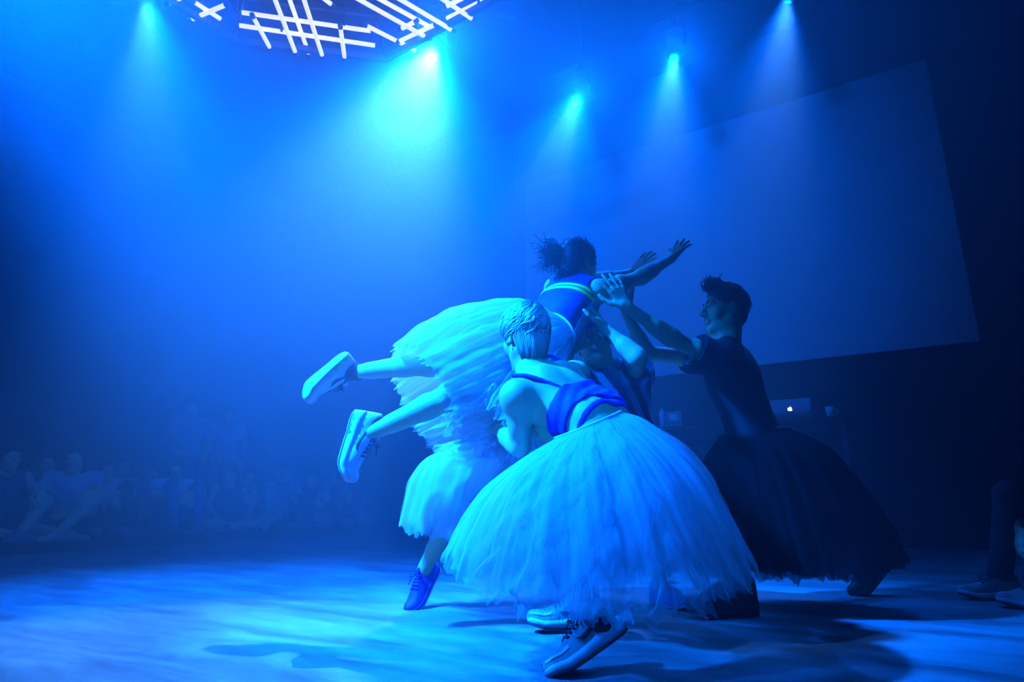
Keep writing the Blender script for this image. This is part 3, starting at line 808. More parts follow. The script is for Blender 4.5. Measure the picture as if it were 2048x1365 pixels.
# ================================================================ the four dancers
m_skin = mat('skin', (0.75, 0.56, 0.27), 0.55, noise=(14, 0.06), bump=(120, 0.03))
m_skin_tan = mat('skin_tanned', (0.60, 0.42, 0.20), 0.55, noise=(14, 0.06), bump=(120, 0.03))
m_white_tulle = tulle_material('white_tulle', (0.94, 0.95, 0.97), 0.36)
m_white_tulle_sheer = tulle_material('white_tulle_sheer', (0.94, 0.95, 0.97), 0.20, 0.35, 90)
m_black_tulle = tulle_material('black_tulle', (0.012, 0.012, 0.015), 0.62)
m_band = mat('waistband', (0.85, 0.86, 0.88), 0.8, bump=(300, 0.3))
m_shoe_white = mat('sneaker_white', (0.82, 0.83, 0.84), 0.5, noise=(40, 0.05))
m_shoe_grey = mat('sneaker_grey_mesh', (0.42, 0.44, 0.42), 0.8, noise=(60, 0.12), bump=(400, 0.3))
m_shoe_black = mat('sneaker_black', (0.015, 0.015, 0.018), 0.6, noise=(40, 0.2))
m_rubber_dark = mat('dark_rubber', (0.03, 0.03, 0.04), 0.7)
m_shoe_purple = mat('sneaker_purple', (0.10, 0.035, 0.62), 0.6, noise=(60, 0.1), bump=(300, 0.25))
m_lace_dark = mat('dark_lace', (0.03, 0.03, 0.05), 0.8)
m_lace_purple = mat('purple_lace', (0.08, 0.03, 0.45), 0.8)
m_window = mat('green_cushion', (0.20, 0.42, 0.04), 0.2)
m_sock = mat('dark_sock', (0.02, 0.02, 0.035), 0.9, bump=(300, 0.3))
m_eye = mat('eye', (0.55, 0.55, 0.55), 0.2)
m_iris = mat('iris', (0.02, 0.015, 0.01), 0.15)
m_teeth = mat('teeth', (0.8, 0.8, 0.76), 0.3)

def add_eyes(parent, c, up, fwd, s=1.0):
    l, f, u = frame(up, fwd)
    for e in (-1, 1):
        p = npv(c) + (l * .031 * e + f * .0735 + u * .005) * s
        R = Matrix((l, f, u)).transposed()
        o = MB().lathe([(.0002, -.0115), (.006, -.0098), (.010, -.0058), (.0115, 0), (.010, .0058), (.006, .0098), (.0002, .0115)], p, R, 12).build('eye', m_eye, parent, True)
        q = p + f * .0102 * s
        MB().lathe([(.0048, 0), (.004, .0012), (.001, .0018)], q, Matrix((l, u * -1, f)).transposed(), 12).build('iris', m_iris, o, True)

def striped_jersey(name, c1, c2, direction, scale, lo, hi):
    """soft-edged woven stripes along an object-space direction"""
    m = bpy.data.materials.new(name); m.use_nodes = True; nt = m.node_tree; b = nt.nodes['Principled BSDF']; L = nt.links.new
    tc = nt.nodes.new('ShaderNodeTexCoord'); vd = nt.nodes.new('ShaderNodeVectorMath'); vd.operation = 'DOT_PRODUCT'; vd.inputs[1].default_value = direction
    L(tc.outputs['Object'], vd.inputs[0])
    nz = nt.nodes.new('ShaderNodeTexNoise'); nz.inputs['Scale'].default_value = 55; nz.inputs['Detail'].default_value = 3; L(tc.outputs['Object'], nz.inputs['Vector'])
    ma = nt.nodes.new('ShaderNodeMath'); ma.operation = 'MULTIPLY_ADD'; ma.inputs[1].default_value = .016; L(nz.outputs['Fac'], ma.inputs[0]); L(vd.outputs['Value'], ma.inputs[2])
    ms = nt.nodes.new('ShaderNodeMath'); ms.operation = 'MULTIPLY'; ms.inputs[1].default_value = scale; L(ma.outputs[0], ms.inputs[0])
    sn = nt.nodes.new('ShaderNodeMath'); sn.operation = 'SINE'; L(ms.outputs[0], sn.inputs[0])
    mr = nt.nodes.new('ShaderNodeMapRange'); mr.inputs[1].default_value = lo; mr.inputs[2].default_value = hi; L(sn.outputs[0], mr.inputs[0])
    mx = nt.nodes.new('ShaderNodeMix'); mx.data_type = 'RGBA'; mx.inputs[6].default_value = (*c1, 1); mx.inputs[7].default_value = (*c2, 1)
    L(mr.outputs[0], mx.inputs[0]); L(mx.outputs[2], b.inputs['Base Color']); b.inputs['Roughness'].default_value = .75
    return m

VOX = 0.0052
# ---------------------------------------------------------------- dancer in the purple crop top, crouching, back to us
def dancer_crop_top():
    J = dict(pel=at(1222, 892, 2.10), waist=at(1192, 838, 2.10), chest=at(1118, 800, 2.20), neck=at(1068, 748, 2.23), head=at(1050, 676, 2.25),
             sl=at(1034, 795, 2.10), sr=at(1150, 752, 2.42), el=at(1040, 893, 2.18), wl=at(985, 850, 2.56), er=at(1112, 872, 2.36), wr=at(1015, 836, 2.46),
             hl=at(1190, 900, 2.02), hr=at(1245, 895, 2.22), kl=at(1100, 1065, 1.86), al=at(1192, 1236, 1.985), kr=at(1060, 1050, 2.36), ar=at(1164, 1222, 2.56))
    root = empty('person', (J['pel'].x, J['pel'].y, 0))
    tag(root, 'dancer with cropped blond hair, purple crop top and huge white tulle skirt, crouching', 'person')
    S = Sculpt()
    (fp, fc) = add_torso(S, J['pel'], J['waist'], J['chest'], J['neck'], J['sl'], J['sr'], J['hl'], J['hr'], .93, waist_r=.080)
    lc, fwd, uc = fc
    hf, hu = (-.50, .84, -.22), (-.16, .12, 1)
    add_head(S, J['head'], hu, hf, .97, neck=npv(J['neck']))
    add_arm(S, J['sl'], J['el'], J['wl'], .93); add_arm(S, J['sr'], J['er'], J['wr'], .93)
    add_hand(S, J['wl'], J['wl'] - J['el'] + Vector((0, .03, .03)), (0, .3, 1), (.1, -1, .2), .93, (.35,) * 4)
    add_hand(S, J['wr'], J['wr'] - J['er'], (-.2, .2, 1), (0, 1, .1), .93, (.35,) * 4)
    add_leg(S, J['hl'], J['kl'], J['al'], .93, .95, (0, .5, 0)); add_leg(S, J['hr'], J['kr'], J['ar'], .93, .95, (0, .5, 0))
    # shoulder blades and spine hollow
    S.ell(npv(J['chest']) - fwd * .075 + lc * .065 + uc * .05, V3(.045, .022, .06), (lc, fwd, uc), .03)
    S.ell(npv(J['chest']) - fwd * .075 - lc * .065 + uc * .05, V3(.045, .022, .06), (lc, fwd, uc), .03)
    S.cone(npv(J['chest']) - fwd * .118 + uc * .10, npv(J['waist']) - fwd * .112, .012, .012, .03, 's')
    sculpt_obj('body', S, VOX, m_skin, root, 2)
    # crop top: band round the ribs, pleated, with two thin straps
    m_top = mat('purple_jersey', (0.105, 0.040, 0.85), 0.7, noise=(30, 0.12), bump=(180, 0.1))
    T = Sculpt()
    add_torso(T, J['pel'], J['waist'], J['chest'], J['neck'], J['sl'], J['sr'], J['hl'], J['hr'], .93, waist_r=.080, bust=.05)
    T = T.inflate(.009)
    cw, cc = npv(J['waist']), npv(J['chest']); axd = unit(cc - cw)
    T.cut(cc - axd * .062, axd + lc * .10, .0); T.cut(cw - axd * .012, -axd + lc * .2, .0)
    d1, d2 = unit(axd + lc * .5), lc
    T.wob(lambda x, y, z: .0022 * np.sin(150 * (x * d1[0] + y * d1[1] + z * d1[2]) + 2.5 * np.sin(14 * (x * lc[0] + y * lc[1] + z * lc[2]))))
    top = sculpt_obj('crop_top', T, VOX, m_top, root, 1)
    def strap(px):
        pts = []
        for x, y, Y in px: pts.append(at(x, y, Y))
        MB().tube([catmull([npv(p) for p in pts], [i / 16])[0] for i in range(17)], .0075, 8).build('strap', m_top, top, True)
    strap([(1026, 752, 2.12), (1052, 752, 2.085), (1092, 764, 2.075), (1132, 781, 2.07), (1150, 790, 2.08)])
    strap([(1092, 712, 2.30), (1112, 716, 2.27), (1142, 740, 2.225), (1165, 764, 2.19), (1180, 780, 2.16)])
    W = Sculpt(); add_torso(W, J['pel'], J['waist'], J['chest'], J['neck'], J['sl'], J['sr'], J['hl'], J['hr'], .93, waist_r=.080); W = W.inflate(.007)
    W.cut(cw - axd * .030, axd, 0); W.cut(cw - axd * .048, -axd, 0)
    sculpt_obj('waist_strap', W, VOX, m_top, root, 0)
    # hair: cap plus locks from the crown
    m_hair = bpy.data.materials.new('bleached_hair'); m_hair.use_nodes = True
    nt = m_hair.node_tree; b = nt.nodes['Principled BSDF']; b.inputs['Roughness'].default_value = .42
    l, f, u = frame(hu, hf); hc = npv(J['head']); cr = hc + (f * -.075 + u * .095 + l * -.012) * .97
    tc = nt.nodes.new('ShaderNodeTexCoord'); ds = nt.nodes.new('ShaderNodeVectorMath'); ds.operation = 'DISTANCE'
    nz = nt.nodes.new('ShaderNodeTexNoise'); nz.inputs['Scale'].default_value = 70; nz.inputs['Detail'].default_value = 4
    nt.links.new(tc.outputs['Object'], ds.inputs[0]); ds.inputs[1].default_value = tuple(cr); nt.links.new(tc.outputs['Object'], nz.inputs['Vector'])
    ad = nt.nodes.new('ShaderNodeMath'); ad.operation = 'MULTIPLY_ADD'; ad.inputs[1].default_value = .045; nt.links.new(nz.outputs['Fac'], ad.inputs[0]); nt.links.new(ds.outputs['Value'], ad.inputs[2])
    rp = nt.nodes.new('ShaderNodeValToRGB'); rp.color_ramp.elements[0].position = .050; rp.color_ramp.elements[1].position = .090
    rp.color_ramp.elements[0].color = (.05, .04, .03, 1); rp.color_ramp.elements[1].color = (.74, .68, .52, 1)
    nt.links.new(ad.outputs[0], rp.inputs['Fac']); nt.links.new(rp.outputs['Color'], b.inputs['Base Color'])
    H = Sculpt()
    P = lambda a, bb, d: hc + (l * a + f * bb + u * d) * .97
    H.ell(P(0, -.014, .040), V3(.080, .100, .088) * .97, (l, f, u), .02)
    H.ell(P(0, -.044, -.030), V3(.060, .050, .062) * .97, (l, f, u), .03)
    H.ell(P(0, -.050, -.075), V3(.044, .034, .036) * .97, (l, f, u), .03)
    H.ell(P(0, .095, -.035), V3(.070, .070, .085) * .97, (l, f, u), .02, 's')
    for e in (-1, 1): H.ell(P(.085 * e, .030, -.055), V3(.03, .05, .05) * .97, (l, f, u), .01, 's'); H.ell(P(.088 * e, -.008, -.01), V3(.018, .024, .034), (l, f, u), .008, 's')
    hair = sculpt_obj('hair', H, VOX, m_hair, root, 1)
    msk = lambda d: not (d[1] > .52 and d[2] < .45) and not (d[2] < -.62 and d[1] > -.3)
    hair_strands('hair_locks', m_hair, hair, J['head'], hu, hf, .97, (-.10, -.62, .78), 760, (.03, .9), (.75, 1.3), .0034, .0012, 3, 1.05, (.082, .104, .092), sweep=.35, tip=-.015, mask=msk)
    hair_strands('hair_locks', m_hair, hair, J['head'], hu, hf, .97, (-.10, -.62, .78), 420, (.9, 1.7), (.4, .8), .0030, .0015, 5, 1.05, (.083, .106, .100), sweep=.3, tip=-.01, mask=msk)
    rs = np.random.RandomState(8); B = MB()
    for i in range(330):        # straight locks falling to the nape
        a = rs.uniform(-1.35, 1.35); u0 = rs.uniform(.02, .105); u1 = rs.uniform(-.115, -.070); pts = []
        for j in range(7):
            q = j / 6; uu = u0 + (u1 - u0) * q; k_ = math.sqrt(max(.15, 1 - ((uu - .03) / .105) ** 2)) if uu > .03 else 1 - .45 * ((.03 - uu) / .145) ** 1.5; rx = .087 * k_; ry = .110 * k_
            pts.append(P(math.sin(a) * rx + .002 * math.sin(5 * q + i), -.010 - math.cos(a) * ry * (.96 + .045 * math.sin(i)), uu - .012 * (1 - abs(a) / 1.4) * q))
        w_ = rs.uniform(.0022, .0042); B.tube(pts, [w_ * (1 - .7 * (j / 6) ** 2) for j in range(7)], 4)
    B.build('nape_locks', m_hair, hair, True)
    # small ear stud
    MB().lathe([(.001, -.005), (.005, 0), (.001, .005)], P(.086, -.004, -.034), None, 8).build('ear_stud', mat('stud_metal', (.8, .8, .8), .2, 1.0), root, True)
    # skirt
    R = [ring_px((1108, 878), (1240, 824), 2.09, 1.1, .1), ring_px((1045, 918), (1290, 842), 2.09, .9, .1), ring_px((972, 975), (1372, 908), 2.09, .95, .12),
         ring_px((922, 1045), (1442, 1012), 2.09, 1.0, .16), ring_px((890, 1114), (1492, 1108), 2.09, 1.0, .20)]
    sk = empty('tulle_skirt', R[0][0], parent=root); sk.matrix_parent_inverse = world_of(root).inverted()
    # parts of the skirt: one waistband and the stacked layers of net
    MB().tube([R[0][0] + R[0][1] * math.cos(a) * 1.0 + R[0][2] * math.sin(a) for a in [6.283 * i / 40 for i in range(40)]], .006, 8, closed=True).build('waistband', m_band, sk, True)
    for i, (ln, scl, pl) in enumerate(((1.0, 1.0, .010), (.975, .97, .015), (.87, .93, .020), (.74, .88, .022))):
        tulle_layer('tulle_layer', R, m_white_tulle if i else m_white_tulle_sheer, sk, 11 + i, 300, 44, pl, ln, scl, .03, .004)
    tulle_layer('tulle_layer', R, m_white_tulle_sheer, sk, 21, 260, 44, .03, 1.06, .84, .07, .02)
    for sd, t0, t1, cr in ((24, 4.25, 5.15, .035), (25, 3.95, 4.75, .045)):     # net turned up and rucked over the knee
        tulle_layer('tulle_layer', R, m_white_tulle_sheer, sk, sd, 160, 44, .012, 1.02, 1.02, .06, cr, th0=t0, th1=t1)
    # shoes
    gm = (m_shoe_grey, m_shoe_white, m_rubber_dark, m_sock, m_lace_dark, m_shoe_black)
    toe = at(1108, 1338, 1.975); hl = at(1222, 1296, 1.99)
    d = Vector((-.80, -.42, -.40)); upv = Vector((-.38, .30, .88))
    an = Vector(J['al'])
    make_shoe(root, foot_matrix(an + Vector((.020, .0, -.085)) - d.normalized() * .022, d, upv), .285, gm, chunky=.35, side=1, dark=True)
    an = Vector(J['ar'])
    make_shoe(root, foot_matrix(Vector((an.x, an.y, .012)), (-.97, -.15, 0), (0, 0, 1)), .285, gm, chunky=.35, dark=True)
    for kn, a in ((J['kl'], J['al']), (J['kr'], J['ar'])):
        ax = (kn - a).normalized()
        MB().tube([a - ax * .05, a - ax * .01, a + ax * .03, a + ax * .055], [.036, .038, .038, .041], 16).build('sock', m_sock, root, True)
    return root
dancer_crop_top()

# ---------------------------------------------------------------- lifted dancer with the curly ponytail
def dancer_lifted():
    J = dict(pel=at(1074, 692, 2.62), waist=at(1100, 668, 2.68), chest=at(1133, 614, 2.74), neck=at(1158, 568, 2.80), head=at(1158, 531, 2.82),
             sl=at(1112, 578, 2.92), sr=at(1194, 583, 2.70), er=at(1279, 556, 2.86), wr=at(1342, 518, 3.02), el=at(1186, 562, 3.08), wl=at(1262, 546, 3.26),
             hr=at(1074, 706, 2.56), hl=at(1066, 686, 2.70), kr=at(903, 793, 2.42), ar=at(741, 867, 2.52), kl=at(862, 730, 2.76), al=at(694, 746, 2.86))
    root = empty('person', (J['pel'].x, J['pel'].y, 0))
    tag(root, 'lifted dancer flying through the air, curly dark ponytail, navy vest and white tulle skirt', 'person')
    S = Sculpt()
    fp, fc = add_torso(S, J['pel'], J['waist'], J['chest'], J['neck'], J['sl'], J['sr'], J['hl'], J['hr'], .88)
    lc, fwd, uc = fc
    hf, hu = (.78, .62, .06), (.10, .0, 1)
    add_head(S, J['head'], hu, hf, .93, neck=npv(J['neck']))
    add_arm(S, J['sr'], J['er'], J['wr'], .92, 1.0); add_arm(S, J['sl'], J['el'], J['wl'], .92, 1.0)
    add_hand(S, J['wr'], at(1372, 478, 3.05) - J['wr'], (.6, .7, -.3), (-.5, .75, .35), .95, (.05, .06, .08, .10), .22)
    add_hand(S, J['wl'], at(1296, 512, 3.2) - J['wl'], (.6, .7, -.3), (-.5, -.75, .35), .95, (.05, .06, .08, .10), .22)
    add_leg(S, J['hr'], J['kr'], J['ar'], .93, .96, (0, 0, 1)); add_leg(S, J['hl'], J['kl'], J['al'], .93, .96, (0, 0, 1))
    sculpt_obj('body', S, VOX, m_skin, root, 2)
    # vest
    m_vest = mat('navy_vest', (0.02, 0.018, 0.20), 0.7, noise=(25, 0.15), bump=(200, 0.1))
    T = Sculpt()
    add_torso(T, J['pel'], J['waist'], J['chest'], J['neck'], J['sl'], J['sr'], J['hl'], J['hr'], .88, bust=.05)
    T = T.inflate(.010)
    cw, cc, nk = npv(J['waist']), npv(J['chest']), npv(J['neck'])
    T.cut(cw - uc * .05, -unit(cc - cw), 0)
    T.cone(nk - uc * .02 + fwd * .06, nk + uc * .20 - fwd * .02, .068, .095, .008, 's')
    for sh, e in ((J['sl'], 1), (J['sr'], -1)):
        T.cone(npv(sh) + lc * e * .012 - uc * .015, npv(sh) + lc * e * .16 + fwd * .05, .066, .10, .008, 's')
    fo = lambda x, y, z: .002 * np.sin(70 * (x * uc[0] + y * uc[1] + z * uc[2]) + 9 * (x * lc[0] + y * lc[1] + z * lc[2])) * np.sin(17 * (x * lc[0] + y * lc[1] + z * lc[2]) + 1)
    T.wob(fo)
    vest = sculpt_obj('vest', T, VOX, m_vest, root, 1)
    # two neon bands across the back and a pale side stripe: thin shells cut from the same cloth
    m_neon = mat('neon_band', (0.30, 0.95, 0.03), 0.6)
    m_pale = mat('pale_stripe', (0.45, 0.45, 0.55), 0.7)
    base = cc - uc * .005
    for o0 in (.012, .040):
        B = Sculpt(); B.p = [p for p in T.inflate(.0028).p]
        tilt = uc - lc * .10
        B.cut(base + uc * (o0 + .020), tilt, 0); B.cut(base + uc * o0, -tilt, 0); B.cut(cc - fwd * .0, fwd, 0)
        sculpt_obj('neon_band', B, VOX * .8, m_neon, vest, 0)
    B = Sculpt(); B.p = [p for p in T.inflate(.0028).p]
    sd = -lc
    B.cut(cc + fwd * .045, fwd, 0); B.cut(cc - fwd * .012, -fwd, 0); B.cut(cc, lc, 0); B.cut(base + uc * .012, uc, 0)
    sculpt_obj('side_stripe', B, VOX, m_pale, vest, 0)
    # hair
    m_curl = mat('dark_curly_hair', (0.020, 0.014, 0.012), 0.5, noise=(90, 0.3))
    l, f, u = frame(hu, hf); hc = npv(J['head']); rs = np.random.RandomState(5)
    P = lambda a, b, d: hc + (l * a + f * b + u * d) * .93
    H = Sculpt()
    H.ell(P(0, -.018, .042), V3(.086, .104, .092) * .95, (l, f, u), .02)
    H.ell(P(0, -.060, -.030), V3(.064, .050, .062) * .95, (l, f, u), .03)
    H.ell(P(0, .092, -.045), V3(.075, .070, .085) * .95, (l, f, u), .02, 's')
    H.ell(P(-.090, -.004, -.012), V3(.022, .026, .036), (l, f, u), .008, 's')
    hair = sculpt_obj('hair', H, VOX, m_curl, root, 1)
    tie = npv(at(1132, 513, 2.80)); out = unit(npv(at(1085, 503, 2.78)) - tie)
    B = MB()
    for i in range(150):        # curls hugging the skull and falling on the nape
        d = unit(rs.normal(size=3)); d[1] = min(d[1], .55)
        if d[2] < -.5: continue
        p = P(*(d * V3(.084, .100, .090) + V3(0, -.018, .042)))
        tang = unit(np.cross(l * d[0] + f * d[1] + u * d[2], rs.normal(size=3)))
        curl(B, p, tang, rs.uniform(.03, .06), .007, rs.uniform(1, 2), .0030, rs)
    for i in range(46):
        p = P(rs.uniform(-.05, .05), rs.uniform(-.115, -.07), rs.uniform(-.08, .01))
        curl(B, p, V3(-.25, 0, -1) + rs.normal(size=3) * .25, rs.uniform(.04, .10), .008, rs.uniform(1.5, 3), .0026, rs)
    B.build('curls', m_curl, hair, True)
    B = MB()
    for i in range(210):
        d = out + rs.normal(size=3) * V3(.42, .42, .46)
        p = tie + out * rs.uniform(0, .035) + rs.normal(size=3) * .016
        curl(B, p, d, rs.uniform(.05, .125), rs.uniform(.007, .012), rs.uniform(1.5, 3.5), rs.uniform(.0022, .0036), rs, droop=rs.uniform(-.01, .045))
    for q in ((1066, 470), (1060, 484), (1100, 476)):
        e = npv(at(q[0], q[1], 2.78)); s0 = tie + (e - tie) * .35
        curl(B, s0, e - s0, np.linalg.norm(e - s0), .006, 1.6, .0030, rs)
    B.build('ponytail', m_curl, hair, True)
    MB().tube([tie + (l * math.cos(a) * .0 + np.cross(out, V3(0, 0, 1)) * math.cos(a) + V3(0, 0, 1) * math.sin(a)) * .020 for a in [6.283 * i / 16 for i in range(16)]], .007, 6, closed=True).build('hair_tie', mat('hair_tie', (.3, .3, .4), .7), hair, True)
    # skirt: rings run from the waist along the body, falling towards the floor
    def vr(top, bot, Y, bx, by):
        a0, a1 = at(top[0], top[1], Y), at(bot[0], bot[1], Y)
        return ((a0 + a1) / 2, (a0 - a1) / 2, Vector((bx, by, 0)))
    R = [vr((1078, 630), (1124, 712), 2.66, .08, -.13), vr((1034, 604), (1112, 775), 2.68, .06, -.21), vr((950, 612), (1056, 850), 2.70, .09, -.29),
         vr((868, 638), (985, 895), 2.70, .13, -.35), vr((790, 694), (905, 918), 2.70, .13, -.38)]
    sk = empty('tulle_skirt', R[0][0], parent=root); sk.matrix_parent_inverse = world_of(root).inverted()
    for i, (ln, scl, pl) in enumerate(((1.0, 1.0, .007), (.985, .97, .011), (.97, .94, .014), (1.0, .90, .016))):
        tulle_layer('tulle_layer', R, m_white_tulle, sk, 31 + i, 240, 40, pl, ln, scl, .05, .010)
    # gathered net bunched under the hips
    R2 = [vr((1080, 660), (1116, 730), 2.58, .08, -.08), vr((1010, 690), (1070, 810), 2.52, .10, -.10), vr((945, 740), (1040, 870), 2.46, .12, -.13), vr((905, 800), (1015, 925), 2.44, .12, -.15)]
    tulle_layer('tulle_layer', R2, m_white_tulle_sheer, sk, 41, 240, 40, .024, 1.0, 1.0, .08, .026)
    tulle_layer('tulle_layer', R2, m_white_tulle_sheer, sk, 42, 240, 40, .024, .92, .9, .08, .026)
    MB().tube([R[0][0] + R[0][1] * math.cos(a) * 1.0 + R[0][2] * math.sin(a) for a in [6.283 * i / 40 for i in range(40)]], .006, 8, closed=True).build('waistband', m_band, sk, True)
    # knee-length leggings hem line on the near leg
    m_leg = mat('pale_legging', (.70, .56, .46), .7)
    k, h, a = npv(J['kr']), npv(J['hr']), npv(J['ar'])
    Lg = Sculpt(); add_leg(Lg, J['hr'], J['kr'], J['ar'], .93, .96, (0, 0, 1)); Lg = Lg.inflate(.004)
    Lg.cut(k + unit(a - k) * .03, unit(a - k), 0)
    sculpt_obj('legging', Lg, .007, m_leg, root, 1)
    # shoes
    wm = (m_shoe_white, m_shoe_white, m_shoe_white, m_lace_dark, m_lace_dark, m_shoe_black)
    a = Vector(J['ar'])
    d = Vector((-.17, -.10, -.98)); upv = Vector((.96, -.16, -.15))
    make_shoe(root, foot_matrix(a - upv.normalized() * .088 - d * .012, d, upv), .285, wm, chunky=.55, air=m_window, rocker=.035)
    a = Vector(J['al'])
    d = Vector((-.64, -.25, -.72)); upv = Vector((.52, .72, -.50))
    make_shoe(root, foot_matrix(a - upv.normalized() * .085, d, upv), .285, wm[:2] + (m_shoe_grey,) + wm[3:], chunky=.55, air=m_window, rocker=.035)
    ax = (J['kl'] - J['al']).normalized()
    MB().tube([a - ax * .05, a - ax * .01, a + ax * .03, a + ax * .06], [.036, .038, .039, .044], 16).build('sock', m_sock, root, True)
dancer_lifted()

# ---------------------------------------------------------------- dancer in the striped football shirt, under the lift
def dancer_striped():
    J = dict(pel=at(1195, 912, 2.95), waist=at(1228, 862, 2.93), chest=at(1228, 792, 2.88), neck=at(1208, 748, 2.90), head=at(1186, 688, 2.84),
             sr=at(1166, 768, 2.84), sl=at(1272, 752, 2.86), el=at(1276, 716, 2.62), wl=at(1209, 656, 2.66), er=at(1118, 775, 2.72), wr=at(1138, 706, 2.74),
             hr=at(1150, 915, 2.93), hl=at(1235, 915, 2.97), kr=at(928, 985, 3.02), ar=at(847, 1142, 3.13), kl=at(1290, 1040, 2.92), al=at(1322, 1172, 3.16))
    root = empty('person', (J['pel'].x, J['pel'].y, 0))
    tag(root, 'dancer in a striped football shirt looking up from under the lifted dancer', 'person')
    S = Sculpt()
    fp, fc = add_torso(S, J['pel'], J['waist'], J['chest'], J['neck'], J['sl'], J['sr'], J['hl'], J['hr'], .97, male=True)
    lc, fwd, uc = fc
    hf, hu = (-.45, -.80, .36), (-.26, .25, .93)
    add_head(S, J['head'], hu, hf, .98, neck=npv(J['neck']), male=True)
    add_arm(S, J['sl'], J['el'], J['wl'], .97); add_arm(S, J['sr'], J['er'], J['wr'], .97)
    add_hand(S, J['wl'], at(1188, 622, 2.66) - J['wl'], (-.6, .2, .2), (.0, -.8, .3), .98, (.18,) * 4)
    add_hand(S, J['wr'], at(1150, 668, 2.72) - J['wr'], (.0, .9, .1), (.8, 0, .3), .98, (.18,) * 4)
    add_leg(S, J['hl'], J['kl'], J['al'], .97); add_leg(S, J['hr'], J['kr'], J['ar'], .97, 1.0, (.3, .5, 0))
    sculpt_obj('body', S, VOX, m_skin, root, 2)
    add_eyes(root, J['head'], hu, hf, .98)
    l, f, u = frame(hu, hf); hc = npv(J['head'])
    # thin glasses
    m_glass_rim = mat('spectacle_rim', (.6, .6, .62), .25, .8)
    G = MB()
    for e in (-1, 1):
        cc_ = hc + (l * .032 * e + f * .094 + u * .004) * .98
        G.tube([cc_ + (l * math.cos(a) * .021 + u * math.sin(a) * .017) for a in [6.283 * i / 18 for i in range(18)]], .0016, 5, closed=True)
        G.tube([cc_ + l * .021 * e, cc_ + l * .044 * e - f * .05, cc_ + l * .046 * e - f * .105], .0015, 5)
    G.tube([hc + (l * .011 + f * .096 + u * .006) * .98, hc + (l * -.011 + f * .096 + u * .006) * .98], .0016, 5)
    G.build('glasses', m_glass_rim, root, True)
    m_hr = mat('dark_short_hair', (.03, .022, .018), .5, noise=(80, .3))
    H = Sculpt(); P = lambda a, b, d: hc + (l * a + f * b + u * d) * .98
    H.ell(P(0, -.016, .040), V3(.082, .102, .090) * .98, (l, f, u), .02); H.ell(P(0, -.055, -.025), V3(.06, .05, .055) * .98, (l, f, u), .03)
    H.ell(P(0, .098, -.040), V3(.075, .070, .085) * .98, (l, f, u), .02, 's')
    hair = sculpt_obj('hair', H, VOX, m_hr, root, 1)
    hair_strands('hair_locks', m_hr, hair, J['head'], hu, hf, .98, (0, -.4, .9), 220, (.05, .8), (.4, .8), .003, .003, 9, 1.05, mask=lambda d: not (d[1] > .5 and d[2] < .45))
    # shirt
    m_j = striped_jersey('striped_shirt', (.55, .60, .75), (.02, .025, .10), tuple(unit(lc * .95 + uc * .22)), 92, -.25, .25)
    T = Sculpt()
    add_torso(T, J['pel'], J['waist'], J['chest'], J['neck'], J['sl'], J['sr'], J['hl'], J['hr'], .97, male=True)
    for sh, el in ((J['sl'], J['el']), (J['sr'], J['er'])):
        T.ball(sh, .062, .03); T.cone(sh, npv(sh) + unit(el - sh) * .13, .056, .064, .03)
    cw = npv(J['waist']); T.cone(cw + lc * .05, cw + lc * .09 - uc * .06, .10, .085, .05); T.cone(cw - lc * .05, cw - lc * .06 - uc * .06, .10, .085, .05)
    T = T.inflate(.012)
    T.cut(cw - uc * .045, -uc, 0)
    nk = npv(J['neck'])
    T.cone(nk - uc * .01 + fwd * .03, nk + uc * .2 + fwd * .02, .062, .10, .006, 's')
    for sh, el in ((J['sl'], J['el']), (J['sr'], J['er'])):
        dd = unit(el - sh); T.cone(npv(sh) + dd * .175, npv(sh) + dd * .30, .085, .085, .004, 's')
    T.wob(lambda x, y, z: .0035 * np.sin(60 * (x * lc[0] + y * lc[1] + z * lc[2]) + 8 * (x * uc[0] + y * uc[1] + z * uc[2])) * np.clip(1, 0, 1))
    sh_ = sculpt_obj('football_shirt', T, VOX, m_j, root, 1)
    m_trim = mat('shirt_trim', (.02, .02, .06), .7)
    MB().tube([nk + (lc * math.cos(a) * .066 + fwd * (math.sin(a) * .062 + .012) + uc * (.012 - .022 * math.sin(a))) for a in [6.283 * i / 28 for i in range(28)]], .008, 6, closed=True).build('collar', m_trim, sh_, True)
    # skirt
    R = [ring_px((1122, 884), (1326, 864), 2.95, .85), ring_px((962, 892), (1368, 896), 2.97, .8), ring_px((862, 915), (1408, 944), 2.98, .75), ring_px((820, 968), (1440, 1010), 2.99, .72), ring_px((802, 1046), (1462, 1066), 3.0, .72, .1)]
    sk = empty('tulle_skirt', R[0][0], parent=root); sk.matrix_parent_inverse = world_of(root).inverted()
    for i, (ln, scl, pl) in enumerate(((1.0, 1.0, .010), (.985, .97, .015), (.96, .93, .018), (1.02, .88, .018))):
        tulle_layer('tulle_layer', R, m_white_tulle, sk, 51 + i, 240, 40, pl, ln, scl, .06, .006)
    MB().tube([R[0][0] + R[0][1] * math.cos(a) * 1.0 + R[0][2] * math.sin(a) for a in [6.283 * i / 40 for i in range(40)]], .007, 8, closed=True).build('waistband', m_band, sk, True)
    # purple shoe on its toe, the other flat behind
    pm = (m_shoe_purple, m_shoe_purple, m_shoe_white, m_shoe_purple, m_lace_purple, m_shoe_purple)
    a = Vector(J['ar']); d = Vector((-.30, -.48, -.60)); upv = Vector((-.35, -.45, .62))
    make_shoe(root, foot_matrix(a - upv.normalized() * .075 - d.normalized() * .01, d, upv), .27, pm, swoosh=False, chunky=.1, lace_tail=True)
    a = Vector(J['al'])
    make_shoe(root, foot_matrix(Vector((a.x, a.y, .004)), (.5, -.85, 0), (0, 0, 1)), .27, pm, swoosh=False, chunky=.1)
    return root
dancer_striped()

